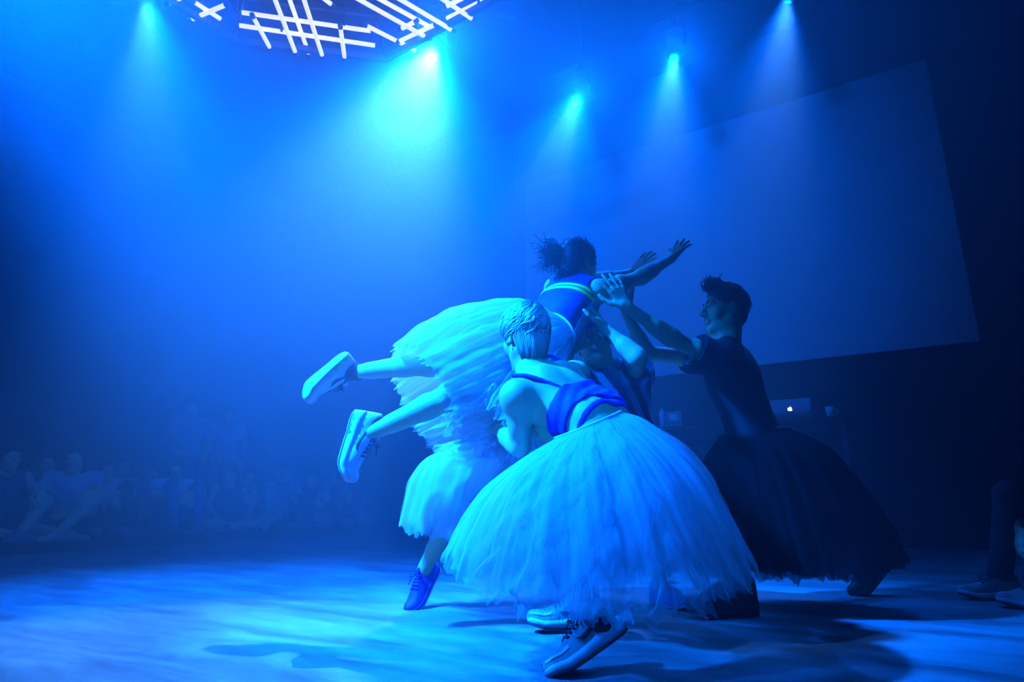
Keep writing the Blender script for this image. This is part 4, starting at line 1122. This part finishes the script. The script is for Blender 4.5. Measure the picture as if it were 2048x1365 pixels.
# ---------------------------------------------------------------- man in black, catching the lifted dancer
def dancer_black():
    J = dict(pel=at(1518, 925, 2.96), waist=at(1508, 868, 2.95), chest=at(1466, 762, 2.93), neck=at(1452, 694, 2.92), head=at(1448, 622, 2.92),
             sl=at(1440, 722, 2.74), sr=at(1428, 722, 3.10), el=at(1346, 678, 2.68), wl=at(1254, 614, 2.60), er=at(1292, 706, 3.02), wr=at(1253, 626, 2.92),
             hl=at(1515, 935, 2.90), hr=at(1535, 935, 3.04), kl=at(1492, 1050, 2.90), al=at(1462, 1190, 2.86), kr=at(1600, 1060, 3.22), ar=at(1742, 1118, 3.52))
    root = empty('person', (J['pel'].x, J['pel'].y, 0))
    tag(root, 'smiling man in black T-shirt and black tulle skirt reaching up to the lifted dancer', 'person')
    S = Sculpt()
    fp, fc = add_torso(S, J['pel'], J['waist'], J['chest'], J['neck'], J['sl'], J['sr'], J['hl'], J['hr'], 1.0, male=True)
    lc, fwd, uc = fc
    hf, hu = (-.97, -.10, .10), (.02, .0, 1)
    add_head(S, J['head'], hu, hf, 1.03, neck=npv(J['neck']) - np.array((0, 0, .01)), smile=True, male=True)
    add_arm(S, J['sl'], J['el'], J['wl'], 1.0, .98); add_arm(S, J['sr'], J['er'], J['wr'], 1.0, .98)
    add_hand(S, J['wl'], at(1222, 560, 2.58) - J['wl'], (-.3, .9, .2), (-.8, -.2, -.3), 1.0, (.10, .10, .12, .15), .2)
    add_hand(S, J['wr'], at(1262, 574, 2.86) - J['wr'], (-.8, -.2, .1), (-.3, -.7, .1), 1.0, (.10, .10, .12, .15), .15)
    add_leg(S, J['hl'], J['kl'], J['al'], 1.0); add_leg(S, J['hr'], J['kr'], J['ar'], 1.0, 1.0, (.5, 0, .5))
    sculpt_obj('body', S, VOX, m_skin_tan, root, 2)
    add_eyes(root, J['head'], hu, hf, 1.03)
    l, f, u = frame(hu, hf); hc = npv(J['head']); P = lambda a, b, d: hc + (l * a + f * b + u * d) * 1.03
    MB().tube([P(.022 * math.sin(a), .090 - .012 * (1 - math.cos(a)), -.0612) for a in [(-1.1 + 2.2 * i / 10) for i in range(11)]], .0042, 6).build('teeth', m_teeth, root, True)
    m_hr = mat('brown_hair', (.035, .024, .018), .5, noise=(80, .3))
    H = Sculpt()
    H.ell(P(0, -.018, .042), V3(.079, .100, .088) * 1.03, (l, f, u), .02); H.ell(P(0, -.058, -.022), V3(.062, .050, .055) * 1.03, (l, f, u), .03)
    H.ell(P(0, .050, .118), V3(.055, .045, .026), (l, f, u), .02)
    H.ell(P(0, .104, -.012), V3(.085, .070, .080) * 1.03, (l, f, u), .015, 's')
    for e in (-1, 1): H.ell(P(.085 * e, .030, -.050), V3(.03, .045, .05), (l, f, u), .01, 's'); H.ell(P(.088 * e, -.010, -.006), V3(.020, .024, .036), (l, f, u), .006, 's')
    hair = sculpt_obj('hair', H, VOX, m_hr, root, 1)
    msk = lambda d: not (d[1] > .45 and d[2] < .55) and d[2] > -.55
    hair_strands('hair_locks', m_hr, hair, J['head'], hu, hf, 1.03, (0, -.55, .83), 420, (.05, .9), (.4, .8), .0034, .005, 12, 1.05, sweep=.2, tip=.03, mask=msk)
    rs = np.random.RandomState(4); B = MB()
    for i in range(150):   # the quiff
        p = P(rs.uniform(-.05, .05), rs.uniform(.0, .075), rs.uniform(.108, .128))
        curl(B, p, f * rs.uniform(.2, .9) + u * .75 + l * rs.normal() * .3, rs.uniform(.025, .05), .005, .8, .0034, rs)
    B.build('quiff', m_hr, hair, True)
    eb = MB()
    for e in (-1, 1): eb.tube([P(.014 * e, .090, .030), P(.032 * e, .086, .036), P(.050 * e, .072, .030)], [.004, .005, .002], 6)
    eb.build('eyebrows', m_hr, root, True)
    # T-shirt
    m_ts = mat('black_tshirt', (.012, .012, .016), .8, noise=(20, .2), bump=(150, .1))
    T = Sculpt()
    add_torso(T, J['pel'], J['waist'], J['chest'], J['neck'], J['sl'], J['sr'], J['hl'], J['hr'], 1.0, male=True)
    for sh, el in ((J['sl'], J['el']), (J['sr'], J['er'])):
        T.ball(sh, .066, .03); T.cone(sh, npv(sh) + unit(el - sh) * .12, .060, .066, .03)
    T = T.inflate(.013)
    nk = npv(J['neck']); pl_ = npv(J['pel'])
    T.cut(pl_ - uc * .04, -uc, 0); T.cone(nk - uc * .0 + fwd * .02, nk + uc * .2 + fwd * .03, .064, .09, .006, 's')
    for sh, el, cut in ((J['sl'], J['el'], .085), (J['sr'], J['er'], .16)):
        dd = unit(el - sh); T.cone(npv(sh) + dd * (cut + .09), npv(sh) + dd * .34, .09, .09, .004, 's')
    T.wob(lambda x, y, z: .003 * np.sin(45 * (x * uc[0] + y * uc[1] + z * uc[2]) + 20 * (x * lc[0] + y * lc[1] + z * lc[2])) * np.sin(14 * (x * fwd[0] + y * fwd[1] + z * fwd[2])))
    ts = sculpt_obj('t_shirt', T, VOX, m_ts, root, 1)
    R = [ring_px((1442, 874), (1572, 862), 2.95, 1.0), ring_px((1418, 915), (1630, 895), 2.97, 1.2), ring_px((1408, 965), (1690, 962), 3.02, 1.1), ring_px((1422, 1060), (1752, 1045), 3.06, .95), ring_px((1442, 1128), (1786, 1108), 3.08, .85, .12)]
    sk = empty('tulle_skirt', R[0][0], parent=root); sk.matrix_parent_inverse = world_of(root).inverted()
    for i, (ln, scl, pl) in enumerate(((1.0, 1.0, .02), (.98, .95, .022), (.95, .90, .022), (1.03, .85, .02))):
        tulle_layer('tulle_layer', R, m_black_tulle, sk, 71 + i, 220, 36, pl, ln, scl, .08, .006)
    MB().tube([R[0][0] + R[0][1] * math.cos(a) * 1.0 + R[0][2] * math.sin(a) for a in [6.283 * i / 40 for i in range(40)]], .012, 8, closed=True).build('waistband', m_ts, sk, True)
    m_lg = mat('black_legging', (.012, .012, .015), .8)
    for h_, k_, a_ in (('hl', 'kl', 'al'), ('hr', 'kr', 'ar')):
        Lg = Sculpt(); add_leg(Lg, J[h_], J[k_], J[a_], 1.0, 1.0, (.5, 0, .5)); sculpt_obj('legging', Lg.inflate(.006), .007, m_lg, root, 1)
    bmz = (m_shoe_black, m_shoe_black, m_shoe_black, m_shoe_black, m_shoe_black, m_shoe_black)
    a = Vector(J['al'])
    make_shoe(root, foot_matrix(Vector((a.x + .03, a.y, .004)), (-.98, -.20, 0), (0, 0, 1)), .32, bmz, swoosh=False, chunky=.5, collar_h=1.25, lace_tail=False)
    a = Vector(J['ar']); d = Vector((-.72, -.12, -.62)); upv = Vector((-.60, .10, .75))
    make_shoe(root, foot_matrix(a - upv.normalized() * .09, d, upv), .31, bmz, swoosh=False, chunky=.5, collar_h=1.15, lace_tail=False)
    return root
dancer_black()

# ================================================================ table with laptop beside the screen
m_table = mat('black_table_cloth', (0.02, 0.02, 0.024), 0.85, noise=(6, .2), bump=(20, .2))
m_alu = mat('laptop_aluminium', (0.50, 0.51, 0.53), 0.35, 0.9)
m_dark = mat('dark_plastic', (0.03, 0.03, 0.035), 0.5)
PM = at(1585, 840, 5.75); TZ = PM.z
def on_table(px, t=0.0):
    """point of the table top seen in photo column px, t metres towards the stage"""
    best = None
    for i in range(400):
        s = -1.5 + i * .012; p = PM + WALL_DIR * s + WALL_IN * t
        dy = p.y * math.cos(PITCH) + (p.z - CAM_H) * math.sin(PITCH); x = 1024 + FPX * p.x / dy
        if best is None or abs(x - px) < best[0]: best = (abs(x - px), p)
    return best[1]
ta, tb = on_table(1700), on_table(1300)
tc_ = (ta + tb) / 2; tl = (tb - ta).length
tab = empty('table', (tc_.x, tc_.y, 0)); tag(tab, 'long dark table with a laptop in front of the screen wall', 'table')
TR = Matrix((WALL_DIR, WALL_IN, Vector((0, 0, 1)))).transposed()
MB().box(tc_ - WALL_IN * .28 - Vector((0, 0, .02)), (tl, .72, .04), TR, .006).build('table_top', m_table, tab)
for sx in (-1, 1):
    for sy in (-1, 1):
        p = tc_ - WALL_IN * .28 + WALL_DIR * (tl / 2 - .06) * sx + WALL_IN * .30 * sy
        MB().box(Vector((p.x, p.y, (TZ - .04) / 2)), (.045, .045, TZ - .04), TR).build('leg', m_dark, tab)
MB().box(tc_ - WALL_IN * .28 - Vector((0, 0, .09)) + WALL_IN * .30, (tl - .12, .025, .10), TR).build('apron', m_table, tab)
MB().box(tc_ - WALL_IN * .28 - Vector((0, 0, .09)) - WALL_IN * .30, (tl - .12, .025, .10), TR).build('apron', m_table, tab)

def laptop():
    c = on_table(1582); face = Vector((-c.x, -c.y, 0)).normalized()      # lid back turned to the stage
    face = (face * .55 + WALL_IN * .45).normalized()
    x = Vector((0, 0, 1)).cross(face).normalized(); c = c - face * .06
    root = empty('laptop', c); tag(root, 'open silver laptop with a glowing white apple logo on its lid', 'laptop')
    Rb = Matrix((x, face, Vector((0, 0, 1)))).transposed()
    MB().box(c - face * .115 + Vector((0, 0, .008)), (.36, .245, .016), Rb, .004).build('base', m_alu, root)
    MB().box(c - face * .10 + Vector((0, 0, .0168)), (.29, .11, .002), Rb).build('keyboard', m_dark, root)
    tilt = math.radians(22); up = (Vector((0, 0, 1)) * math.cos(tilt) + face * math.sin(tilt)).normalized(); nrm = x.cross(up).normalized()
    if nrm.dot(face) < 0: nrm = -nrm
    Rl = Matrix((x, nrm, up)).transposed(); lc = c + face * .008 + Vector((0, 0, .016)) + up * .092
    MB().box(lc, (.36, .008, .184), Rl, .003).build('lid', m_alu, root)
    m_scr = mat('laptop_screen', (.02, .02, .02), .3, emit=((.3, .35, .5), .25))
    MB().box(lc - nrm * .0048, (.335, .001, .165), Rl).build('screen', m_scr, root)
    # glowing apple: body with a bite, and the leaf
    m_logo = mat('lit_logo', (1, 1, 1), .4, emit=((1.0, .95, 1.0), 3.0))
    pts = []
    for i in range(48):
        a = 2 * math.pi * i / 48
        r = .020 * (1 + .06 * math.cos(2 * a) - .10 * max(0, math.cos(a - math.pi / 2)) ** 12 - .06 * max(0, math.cos(a + math.pi / 2)) ** 10)
        px, py = r * math.cos(a) * 1.02, r * math.sin(a)
        if a < .6 or a > 5.9:       # the bite on the right
            d = math.hypot(px - .0245, py - .002)
            if d < .0105: px = .0245 - math.sqrt(max(0, .0105 ** 2 - (py - .002) ** 2))
        pts.append((px, py))
    sgn = 1 if x.x > 0 else -1
    mk = lambda q: lc + x * q[0] * sgn + up * q[1] + nrm * .0045
    me = mesh_np('apple_logo', [mk(q) for q in pts], [tuple(range(48))]); logo = link_mesh('apple_logo', me, m_logo, root)
    leaf = [(.001, .0215), (.0035, .0265), (.0085, .0300), (.0080, .0255), (.0045, .0225)]
    link_mesh('apple_leaf', mesh_np('apple_leaf', [mk(q) for q in leaf], [tuple(range(5))]), m_logo, logo)
laptop()

m_cup = mat('pale_cup', (.62, .62, .60), .6)
c = on_table(1661, .06)
cup = empty('cup', c); tag(cup, 'small pale cup standing beside the laptop', 'cup')
MB().lathe([(.030, 0), (.033, .002), (.038, .085), (.035, .085), (.030, .006)], c, None, 24).build('cup_body', m_cup, cup, True)
MB().tube([c + WALL_DIR * -.036 + Vector((0, 0, .065)), c + WALL_DIR * -.06 + Vector((0, 0, .055)), c + WALL_DIR * -.06 + Vector((0, 0, .03)), c + WALL_DIR * -.034 + Vector((0, 0, .02))], .005, 8).build('handle', m_cup, cup, True)
m_bottle = mat('clear_bottle', (.45, .50, .55), .2)
c = on_table(1325, .06)
bo = empty('bottle', c); tag(bo, 'slim bottle standing on the dark table by the boxes', 'bottle')
MB().lathe([(.030, 0), (.033, .005), (.033, .13), (.026, .155), (.013, .175), (.013, .20)], c, None, 20).build('bottle_body', m_bottle, bo, True)
MB().lathe([(.015, .198), (.015, .218), (.012, .220)], c, None, 16).build('cap', m_dark, bo, True)
m_card = mat('grey_box', (.22, .22, .24), .7)
for px, t, bw, h, lb in ((1352, .02, .17, .15, 'grey equipment box beside the slim bottle on the table'),):
    c = on_table(px, t)
    b = empty('equipment_box', c); tag(b, lb, 'box')
    MB().box(c + Vector((0, 0, h / 2)), (bw, .12, h), TR, .006).build('box_body', m_card, b)
    MB().box(c + Vector((0, 0, h * .62)) + WALL_IN * .061, (bw * .45, .004, h * .4), TR).build('front_panel', m_cup, b)
    for k in (-1, 0, 1):
        MB().lathe([(.009, 0), (.009, .012), (.006, .014)], c + Vector((0, 0, h * .2)) + WALL_IN * .06 + WALL_DIR * .045 * k, aim_matrix(-WALL_IN), 12).build('knob', m_dark, b, True)

# ================================================================ audience on a low platform along the left
EDGE0 = Vector((-5.6, 3.9, 0)); EDGE_D = Vector((.447, .894, 0)).normalized(); EDGE_IN = Vector((EDGE_D.y, -EDGE_D.x, 0))   # EDGE_IN points to the stage
RISE = 0.10
m_riser = mat('black_riser', (.02, .02, .022), .85, noise=(5, .2))
RR = Matrix((EDGE_D, EDGE_IN, Vector((0, 0, 1)))).transposed()
rz = empty('audience_platform', EDGE0 + EDGE_D * 3.6 - EDGE_IN * 1.2); tag(rz, 'low black platform under the seated audience', 'platform')
for k in range(4):
    c = EDGE0 + EDGE_D * (.95 + 1.9 * k) - EDGE_IN * 1.1 + Vector((0, 0, RISE / 2))
    MB().box(c, (1.895, 2.2, RISE), RR, .004).build('platform_deck', m_riser, rz)

def cloth(name, c, rough=.8): return mat(name, c, rough, noise=(18, .12), bump=(90, .12))
m_skin_aud = mat('skin_audience', (.72, .54, .30), .6, noise=(12, .06))
AUD = dict(white=cloth('white_cotton', (.75, .76, .78)), black=cloth('black_cotton', (.02, .02, .025)), grey=cloth('grey_cotton', (.22, .23, .25)), navy=cloth('navy_cotton', (.03, .04, .10)),
           pale=cloth('pale_cotton', (.60, .60, .62)), denim=cloth('denim', (.10, .14, .24)), dim=cloth('dim_cotton', (.10, .10, .12)))
m_hair_d = mat('audience_hair_dark', (.018, .013, .011), .5, noise=(60, .3)); m_hair_b = mat('audience_hair_brown', (.07, .045, .03), .5, noise=(60, .3))
AV = .0105

POSES = {
 'cross': dict(pel=(0, 0, .11), waist=(0, 0, .27), chest=(0, .03, .43), neck=(0, .03, .58), head=(0, .055, .71), sl=(.165, .03, .54), sr=(-.165, .03, .54), el=(.27, .12, .33), er=(-.27, .12, .33),
               wl=(.20, .32, .20), wr=(-.20, .32, .20), hl=(.09, .02, .11), hr=(-.09, .02, .11), kl=(.36, .28, .13), kr=(-.36, .28, .13), al=(-.08, .38, .07), ar=(.10, .34, .07), tl=(-.20, .42, .03), tr=(.22, .38, .03)),
 'knees': dict(pel=(0, 0, .11), waist=(0, -.02, .27), chest=(0, .05, .42), neck=(0, .10, .56), head=(0, .14, .68), sl=(.165, .10, .52), sr=(-.165, .10, .52), el=(.25, .28, .42), er=(-.25, .28, .42),
               wl=(.02, .44, .44), wr=(-.02, .45, .41), hl=(.09, .03, .11), hr=(-.09, .03, .11), kl=(.14, .38, .50), kr=(-.14, .38, .50), al=(.12, .52, .08), ar=(-.12, .52, .08), tl=(.13, .66, .03), tr=(-.13, .66, .03)),
 'one_up': dict(pel=(0, 0, .11), waist=(0, 0, .27), chest=(0, .04, .43), neck=(0, .05, .58), head=(0, .08, .71), sl=(.165, .04, .54), sr=(-.165, .04, .54), el=(.24, .20, .38), er=(-.26, .10, .33),
               wl=(.16, .36, .42), wr=(-.30, .26, .16), hl=(.09, .02, .11), hr=(-.09, .02, .11), kl=(.20, .36, .34), kr=(-.36, .26, .13), al=(-.02, .48, .08), ar=(.05, .34, .07), tl=(-.12, .56, .03), tr=(.18, .40, .03)),
 'stretch': dict(pel=(0, 0, .11), waist=(0, -.03, .27), chest=(0, -.03, .43), neck=(0, 0, .58), head=(0, .03, .71), sl=(.165, -.01, .54), sr=(-.165, -.01, .54), el=(.20, .16, .47), er=(-.27, .02, .33),
               wl=(.09, .15, .66), wr=(-.22, .22, .22), hl=(.09, .02, .11), hr=(-.09, .02, .11), kl=(-.10, .44, .22), kr=(-.26, .38, .16), al=(-.42, .72, .08), ar=(-.60, .60, .07), tl=(-.52, .78, .10), tr=(-.70, .66, .08)),
 'stand': dict(pel=(0, 0, .92), waist=(0, 0, 1.08), chest=(0, .02, 1.25), neck=(0, .02, 1.42), head=(0, .05, 1.55), sl=(.18, .02, 1.37), sr=(-.18, .02, 1.37), el=(.26, .06, 1.10), er=(-.26, .06, 1.10),
               wl=(.20, .22, .98), wr=(-.12, .27, 1.02), hl=(.09, 0, .90), hr=(-.09, 0, .90), kl=(.10, .02, .49), kr=(-.10, .02, .49), al=(.11, 0, .08), ar=(-.11, 0, .08), tl=(.13, .15, .03), tr=(-.13, .15, .03)),
}
def spectator(label, base, yaw_dir, pose, s=1.0, top='white', sleeve=.14, legs='black', leg_cut=None, feet='shoe', hair='short', hairm=None, look=None, crop=False, mods=None, group=None, back_hair=0.0, z0=RISE, AV=AV):
    """base: ground point under the pelvis; yaw_dir: facing direction; leg_cut: None full trousers, else fraction of the thigh covered"""
    f = Vector((yaw_dir[0], yaw_dir[1], 0)).normalized(); l = Vector((0, 0, 1)).cross(f)
    q = dict(POSES[pose]); q.update(mods or {})
    J = {k: Vector((base[0], base[1], z0)) + (l * v[0] + f * v[1] + Vector((0, 0, v[2]))) * s for k, v in q.items()}
    root = empty('person', (base[0], base[1], z0))
    tag(root, label, 'person', group)
    hairm = hairm or m_hair_d
    hf = Vector(look) if look is not None else f
    hu = (J['head'] - J['neck']).normalized() * .4 + Vector((0, 0, .6))
    S = Sculpt()
    fp, fc = add_torso(S, J['pel'], J['waist'], J['chest'], J['neck'], J['sl'], J['sr'], J['hl'], J['hr'], s * .96)
    lc, fwd, uc = fc
    add_head(S, J['head'], hu, hf, s, neck=J['neck'])
    for a, b, c in (('sl', 'el', 'wl'), ('sr', 'er', 'wr')):
        add_arm(S, J[a], J[b], J[c], s * .96)
        add_hand(S, J[c], (J[c] - J[b]).normalized() * .7 + Vector((0, 0, -.75)), -f - Vector((0, 0, .6)), (-l if a == 'sl' else l), s, (.3,) * 4, .08)
    for a, b, c, t in (('hl', 'kl', 'al', 'tl'), ('hr', 'kr', 'ar', 'tr')):
        add_leg(S, J[a], J[b], J[c], s * .98, .96, -f)
        add_foot(S, J[c], J[t], s)
    sculpt_obj('body', S, AV, m_skin_aud, root, 1)
    add_eyes(root, J['head'], hu, hf, s)
    # shirt
    T = Sculpt(); add_torso(T, J['pel'], J['waist'], J['chest'], J['neck'], J['sl'], J['sr'], J['hl'], J['hr'], s * .96)
    if sleeve > 0:
        for a, b in (('sl', 'el'), ('sr', 'er')):
            sh, el = npv(J[a]), npv(J[b]); T.ball(sh, .050 * s, .03); T.cone(sh, sh + unit(el - sh) * sleeve * s, .047 * s, .050 * s, .03)
    T = T.inflate(.012 * s)
    lowc = npv(J['chest']) * .35 + npv(J['waist']) * .65 if crop else npv(J['pel']) + uc * .01
    T.cut(lowc, -uc, 0)
    nk = npv(J['neck']); T.cone(nk + fwd * .03, nk + uc * .2 + fwd * .04, .062 * s, .10 * s, .006, 's')
    if sleeve > 0:
        for a, b in (('sl', 'el'), ('sr', 'er')):
            dd = unit(J[b] - J[a]); p0 = npv(J[a]) + dd * (sleeve + .085) * s; 
            if np.linalg.norm(npv(J[b]) - npv(J[a])) > sleeve * s + .05: T.cone(p0, p0 + dd * .10, .085 * s, .085 * s, .004, 's')
    else:
        for a, e in (('sl', 1), ('sr', -1)): T.cone(npv(J[a]) + lc * e * .02 * s, npv(J[a]) + lc * e * .2 * s, .075 * s, .1 * s, .006, 's')
    T.wob(lambda x, y, z: .004 * np.sin(38 * (x * uc[0] + y * uc[1] + z * uc[2]) + 25 * (x * lc[0] + y * lc[1] + z * lc[2])))
    sculpt_obj('shirt', T, AV, AUD[top], root, 1)
    # trousers or shorts
    B = Sculpt()
    B.ell(J['pel'], V3(.158, .115, .125) * s, fp, .03)
    for a, b, c in (('hl', 'kl', 'al'), ('hr', 'kr', 'ar')):
        h, k, an = npv(J[a]), npv(J[b]), npv(J[c])
        if leg_cut is None:
            B.cone(h, k, .094 * s, .066 * s, .03); B.cone(k, k + (an - k) * .92, .064 * s, .052 * s, .03)
        else: B.cone(h, h + (k - h) * leg_cut, .094 * s, .082 * s, .03)
    sculpt_obj('trousers' if leg_cut is None else 'shorts', B, AV, AUD[legs], root, 1)
    if feet == 'shoe':
        for c, t in (('al', 'tl'), ('ar', 'tr')):
            F = Sculpt(); add_foot(F, J[c], J[t], s); sculpt_obj('shoe', F.inflate(.009), .008, AUD['dim'] if legs != 'black' else AUD['grey'], root, 1)
    l2, f2, u2 = frame(hu, hf); hc = npv(J['head']); P = lambda a, b, d: hc + (l2 * a + f2 * b + u2 * d) * s
    H = Sculpt()
    H.ell(P(0, -.016, .042), V3(.082, .102, .090) * s, (l2, f2, u2), .02); H.ell(P(0, -.055, -.025), V3(.064, .052, .058) * s, (l2, f2, u2), .03)
    if hair == 'long':
        for e in (-1, 1): H.cone(P(.062 * e, -.03, .0), P(.075 * e, -.02 + .04 * back_hair, -.20 - .14 * back_hair), .030 * s, .024 * s, .03)
        H.ell(P(0, -.07, -.11), V3(.085, .035, .13) * s, (l2, f2, u2), .03)
    if hair == 'bun': H.ell(P(0, -.10, .10), V3(.045, .045, .04) * s, (l2, f2, u2), .01)
    H.ell(P(0, .102, -.030), V3(.078, .070, .088) * s, (l2, f2, u2), .015, 's')
    H.wob(lambda x, y, z: .003 * np.sin(130 * x + 40 * z) * np.sin(110 * y))
    ho = sculpt_obj('hair', H, .009, hairm, root, 1)
    hair_strands('hair_locks', hairm, ho, hc, hu, hf, s, (0, -.3, .95), 90, (.05, .9), (.4, .9), .0045, .003, len(label), 1.06, mask=lambda d: not (d[1] > .5 and d[2] < .45))
    return root, J

def seat(px, back):
    """seat on the platform in photo column px, back metres behind its edge"""
    best = None
    for i in range(900):
        p = EDGE0 + EDGE_D * (i * .008) - EDGE_IN * back
        if p.y < .5: continue
        dy = p.y * math.cos(PITCH) - .3 * math.sin(PITCH); x = 1024 + FPX * p.x / dy
        if best is None or abs(x - px) < best[0]: best = (abs(x - px), p)
    return best[1]
ST = Vector((0.2, 2.9, 0))                 # where everybody looks
def to_stage(p, turn=0.0):
    d = ST - p; a = math.atan2(d.y, d.x) + turn; return (math.cos(a), math.sin(a), 0)
CAMDIR = lambda p: (-p.x, -p.y, 0)
GRP = 'spectators seated along the platform'
def add_spec(px, back, label, pose, turn=0.0, **kw):
    p = seat(px, back)
    return spectator(label, p, to_stage(p, turn), pose, group=GRP, **kw)

add_spec(-22, .42, 'bare-armed spectator in a dark vest with one knee raised beside the long-haired woman', 'one_up', .1, s=1.12, top='dim', sleeve=0, legs='black', leg_cut=.6, hair='long')
add_spec(62, .95, 'short-haired spectator sitting behind the long-haired woman\'s arm', 'cross', 0, s=1.10, top='dim', legs='black')
add_spec(128, .40, 'woman with long dark hair in a pale crop top, sitting cross-legged in dark shorts', 'one_up', -.35, s=1.14, top='pale', sleeve=.10, legs='black', leg_cut=.5, feet='bare', hair='long', crop=True, back_hair=1.0, look=(.35, -.9, .1))
add_spec(186, .85, 'smiling short-haired spectator in a white shirt behind the raised knee', 'knees', 0, s=1.08, top='white', legs='black', hairm=m_hair_b)
add_spec(222, 1.30, 'spectator with pulled-up hair in the dim second row', 'cross', 0, s=1.12, top='grey', legs='black', hair='bun')
add_spec(328, .50, 'spectator in a white T-shirt with arms folded on drawn-up knees', 'knees', .15, s=1.10, top='white', sleeve=.15, legs='denim', hairm=m_hair_b, look=(.2, -.6, .25))
add_spec(285, 1.15, 'spectator in grey sitting behind the folded arms', 'cross', 0, s=1.05, top='grey', legs='black')
add_spec(448, .42, 'girl with long hair sitting cross-legged, forearms in her lap', 'cross', .1, s=1.0, top='dim', sleeve=0, legs='dim', leg_cut=.5, hair='long', look=(.3, -.9, 0))
add_spec(484, .95, 'spectator in a pale shirt sitting behind the cross-legged girl', 'knees', 0, s=1.10, top='pale', legs='navy')
add_spec(548, .48, 'woman in a white top raising one hand to her face, bare legs stretched out', 'stretch', .25, s=1.14, top='white', sleeve=0, legs='black', leg_cut=.35, feet='bare', hair='bun')
add_spec(618, 1.0, 'spectator in dark clothes between the stretched legs and the hugged knees', 'cross', 0, s=1.08, top='navy', legs='black')
add_spec(682, .45, 'spectator in a loose white shirt hugging crossed shins', 'cross', .05, s=1.16, top='white', sleeve=.20, legs='grey', leg_cut=.7, feet='bare', hairm=m_hair_b)
add_spec(768, .50, 'spectator in a pale shirt with forearms on denim knees, next to last towards the screen', 'knees', .1, s=1.14, top='pale', sleeve=.16, legs='denim')
add_spec(835, .60, 'cross-legged spectator in grey, last of the row towards the screen wall', 'cross', .1, s=1.14, top='grey', legs='black')

GS = 'people standing in the haze behind the seated rows'
for px, back, lb, top, ln in ((352, 1.55, 'person in a pale shirt standing in the haze behind the seated rows', 'pale', None), (432, 1.75, 'person in a white shirt standing in the haze with a phone in hand', 'white', (.3, -.9, -.1))):
    p = seat(px, back)
    spectator(lb, p, to_stage(p), 'stand', s=1.10, top=top, sleeve=.16, legs='denim', group=GS, look=ln)

# the standing person's bright phone, held in front of the chest
p = seat(432, 1.75); f = Vector(to_stage(p)); lft = Vector((0, 0, 1)).cross(f); c = Vector((p.x, p.y, RISE)) + f * .40 + lft * -.13 + Vector((0, 0, 1.06))
lft = Vector((0, 0, 1)).cross(f)
ph = empty('phone', c); tag(ph, 'pale phone held up by the person standing in the haze', 'phone')
m_ph = mat('phone_case', (.7, .72, .75), .4); m_ps = mat('phone_screen', (.02, .02, .02), .2, emit=((.2, .35, .6), .3))
Rp = Matrix((lft, f, Vector((0, 0, 1)))).transposed() @ Matrix.Rotation(.5, 3, 'X')
MB().box(c, (.165, .010, .085), Rp, .004).build('case', m_ph, ph)
MB().box(c - Rp @ Vector((0, .0056, 0)), (.150, .001, .074), Rp).build('screen', m_ps, ph)
MB().lathe([(.007, 0), (.007, .002), (.005, .003)], c + Rp @ Vector((.06, .005, .025)), Rp @ Matrix.Rotation(-math.pi / 2, 3, 'X'), 12).build('lens', m_dark, ph)

# two spectators at the right edge, on the floor
pr = Vector((2.99, 3.22, 0)); 
spectator('spectator in black with drawn-up knees and grey sneakers on the bare dance floor', pr, (-1, .05, 0), 'knees', s=1.02, top='black', sleeve=.22, legs='black', hair='short', z0=0, feet='none', group='spectators sitting on the bare floor', AV=.006, mods=dict(wl=(.10, .40, .36), wr=(-.10, .40, .34)))
gm = (m_shoe_grey, m_shoe_white, m_rubber_dark, m_sock, m_lace_dark, m_shoe_black)
last = [o for o in COL.objects if o.get('label', '').startswith('spectator in black with drawn-up knees')][0]
for dy in (.13, -.13):
    make_shoe(last, foot_matrix(Vector((pr.x - .52, pr.y - dy, .003)), (-1, .02, 0), (0, 0, 1)), .30, gm, swoosh=False, chunky=.2)
p2 = Vector((2.98, 2.58, 0))
spectator('spectator in grey trousers sitting cross-legged beside the drawn-up black knees', p2, (-1, .25, 0), 'cross', s=1.02, top='dim', sleeve=.22, legs='grey', z0=0, group='spectators sitting on the bare floor', AV=.006)

# ================================================================ haze filling the hall
def haze():
    m = bpy.data.materials.new('stage_haze'); m.use_nodes = True
    nt = m.node_tree; nt.nodes.clear()
    out = nt.nodes.new('ShaderNodeOutputMaterial'); v = nt.nodes.new('ShaderNodeVolumeScatter')
    v.inputs['Color'].default_value = (1, 1, 1, 1); v.inputs['Density'].default_value = HAZE_DENSITY; v.inputs['Anisotropy'].default_value = HAZE_G
    nt.links.new(v.outputs[0], out.inputs['Volume'])
    o = slab('haze', S_RIGHT + .01, S_LEFT - .01, .01, T_BACK - .01, .004, CEIL - .01, m)
    tag(o, 'thin blue-lit stage haze filling the hall', 'haze', kind='stuff')
haze()
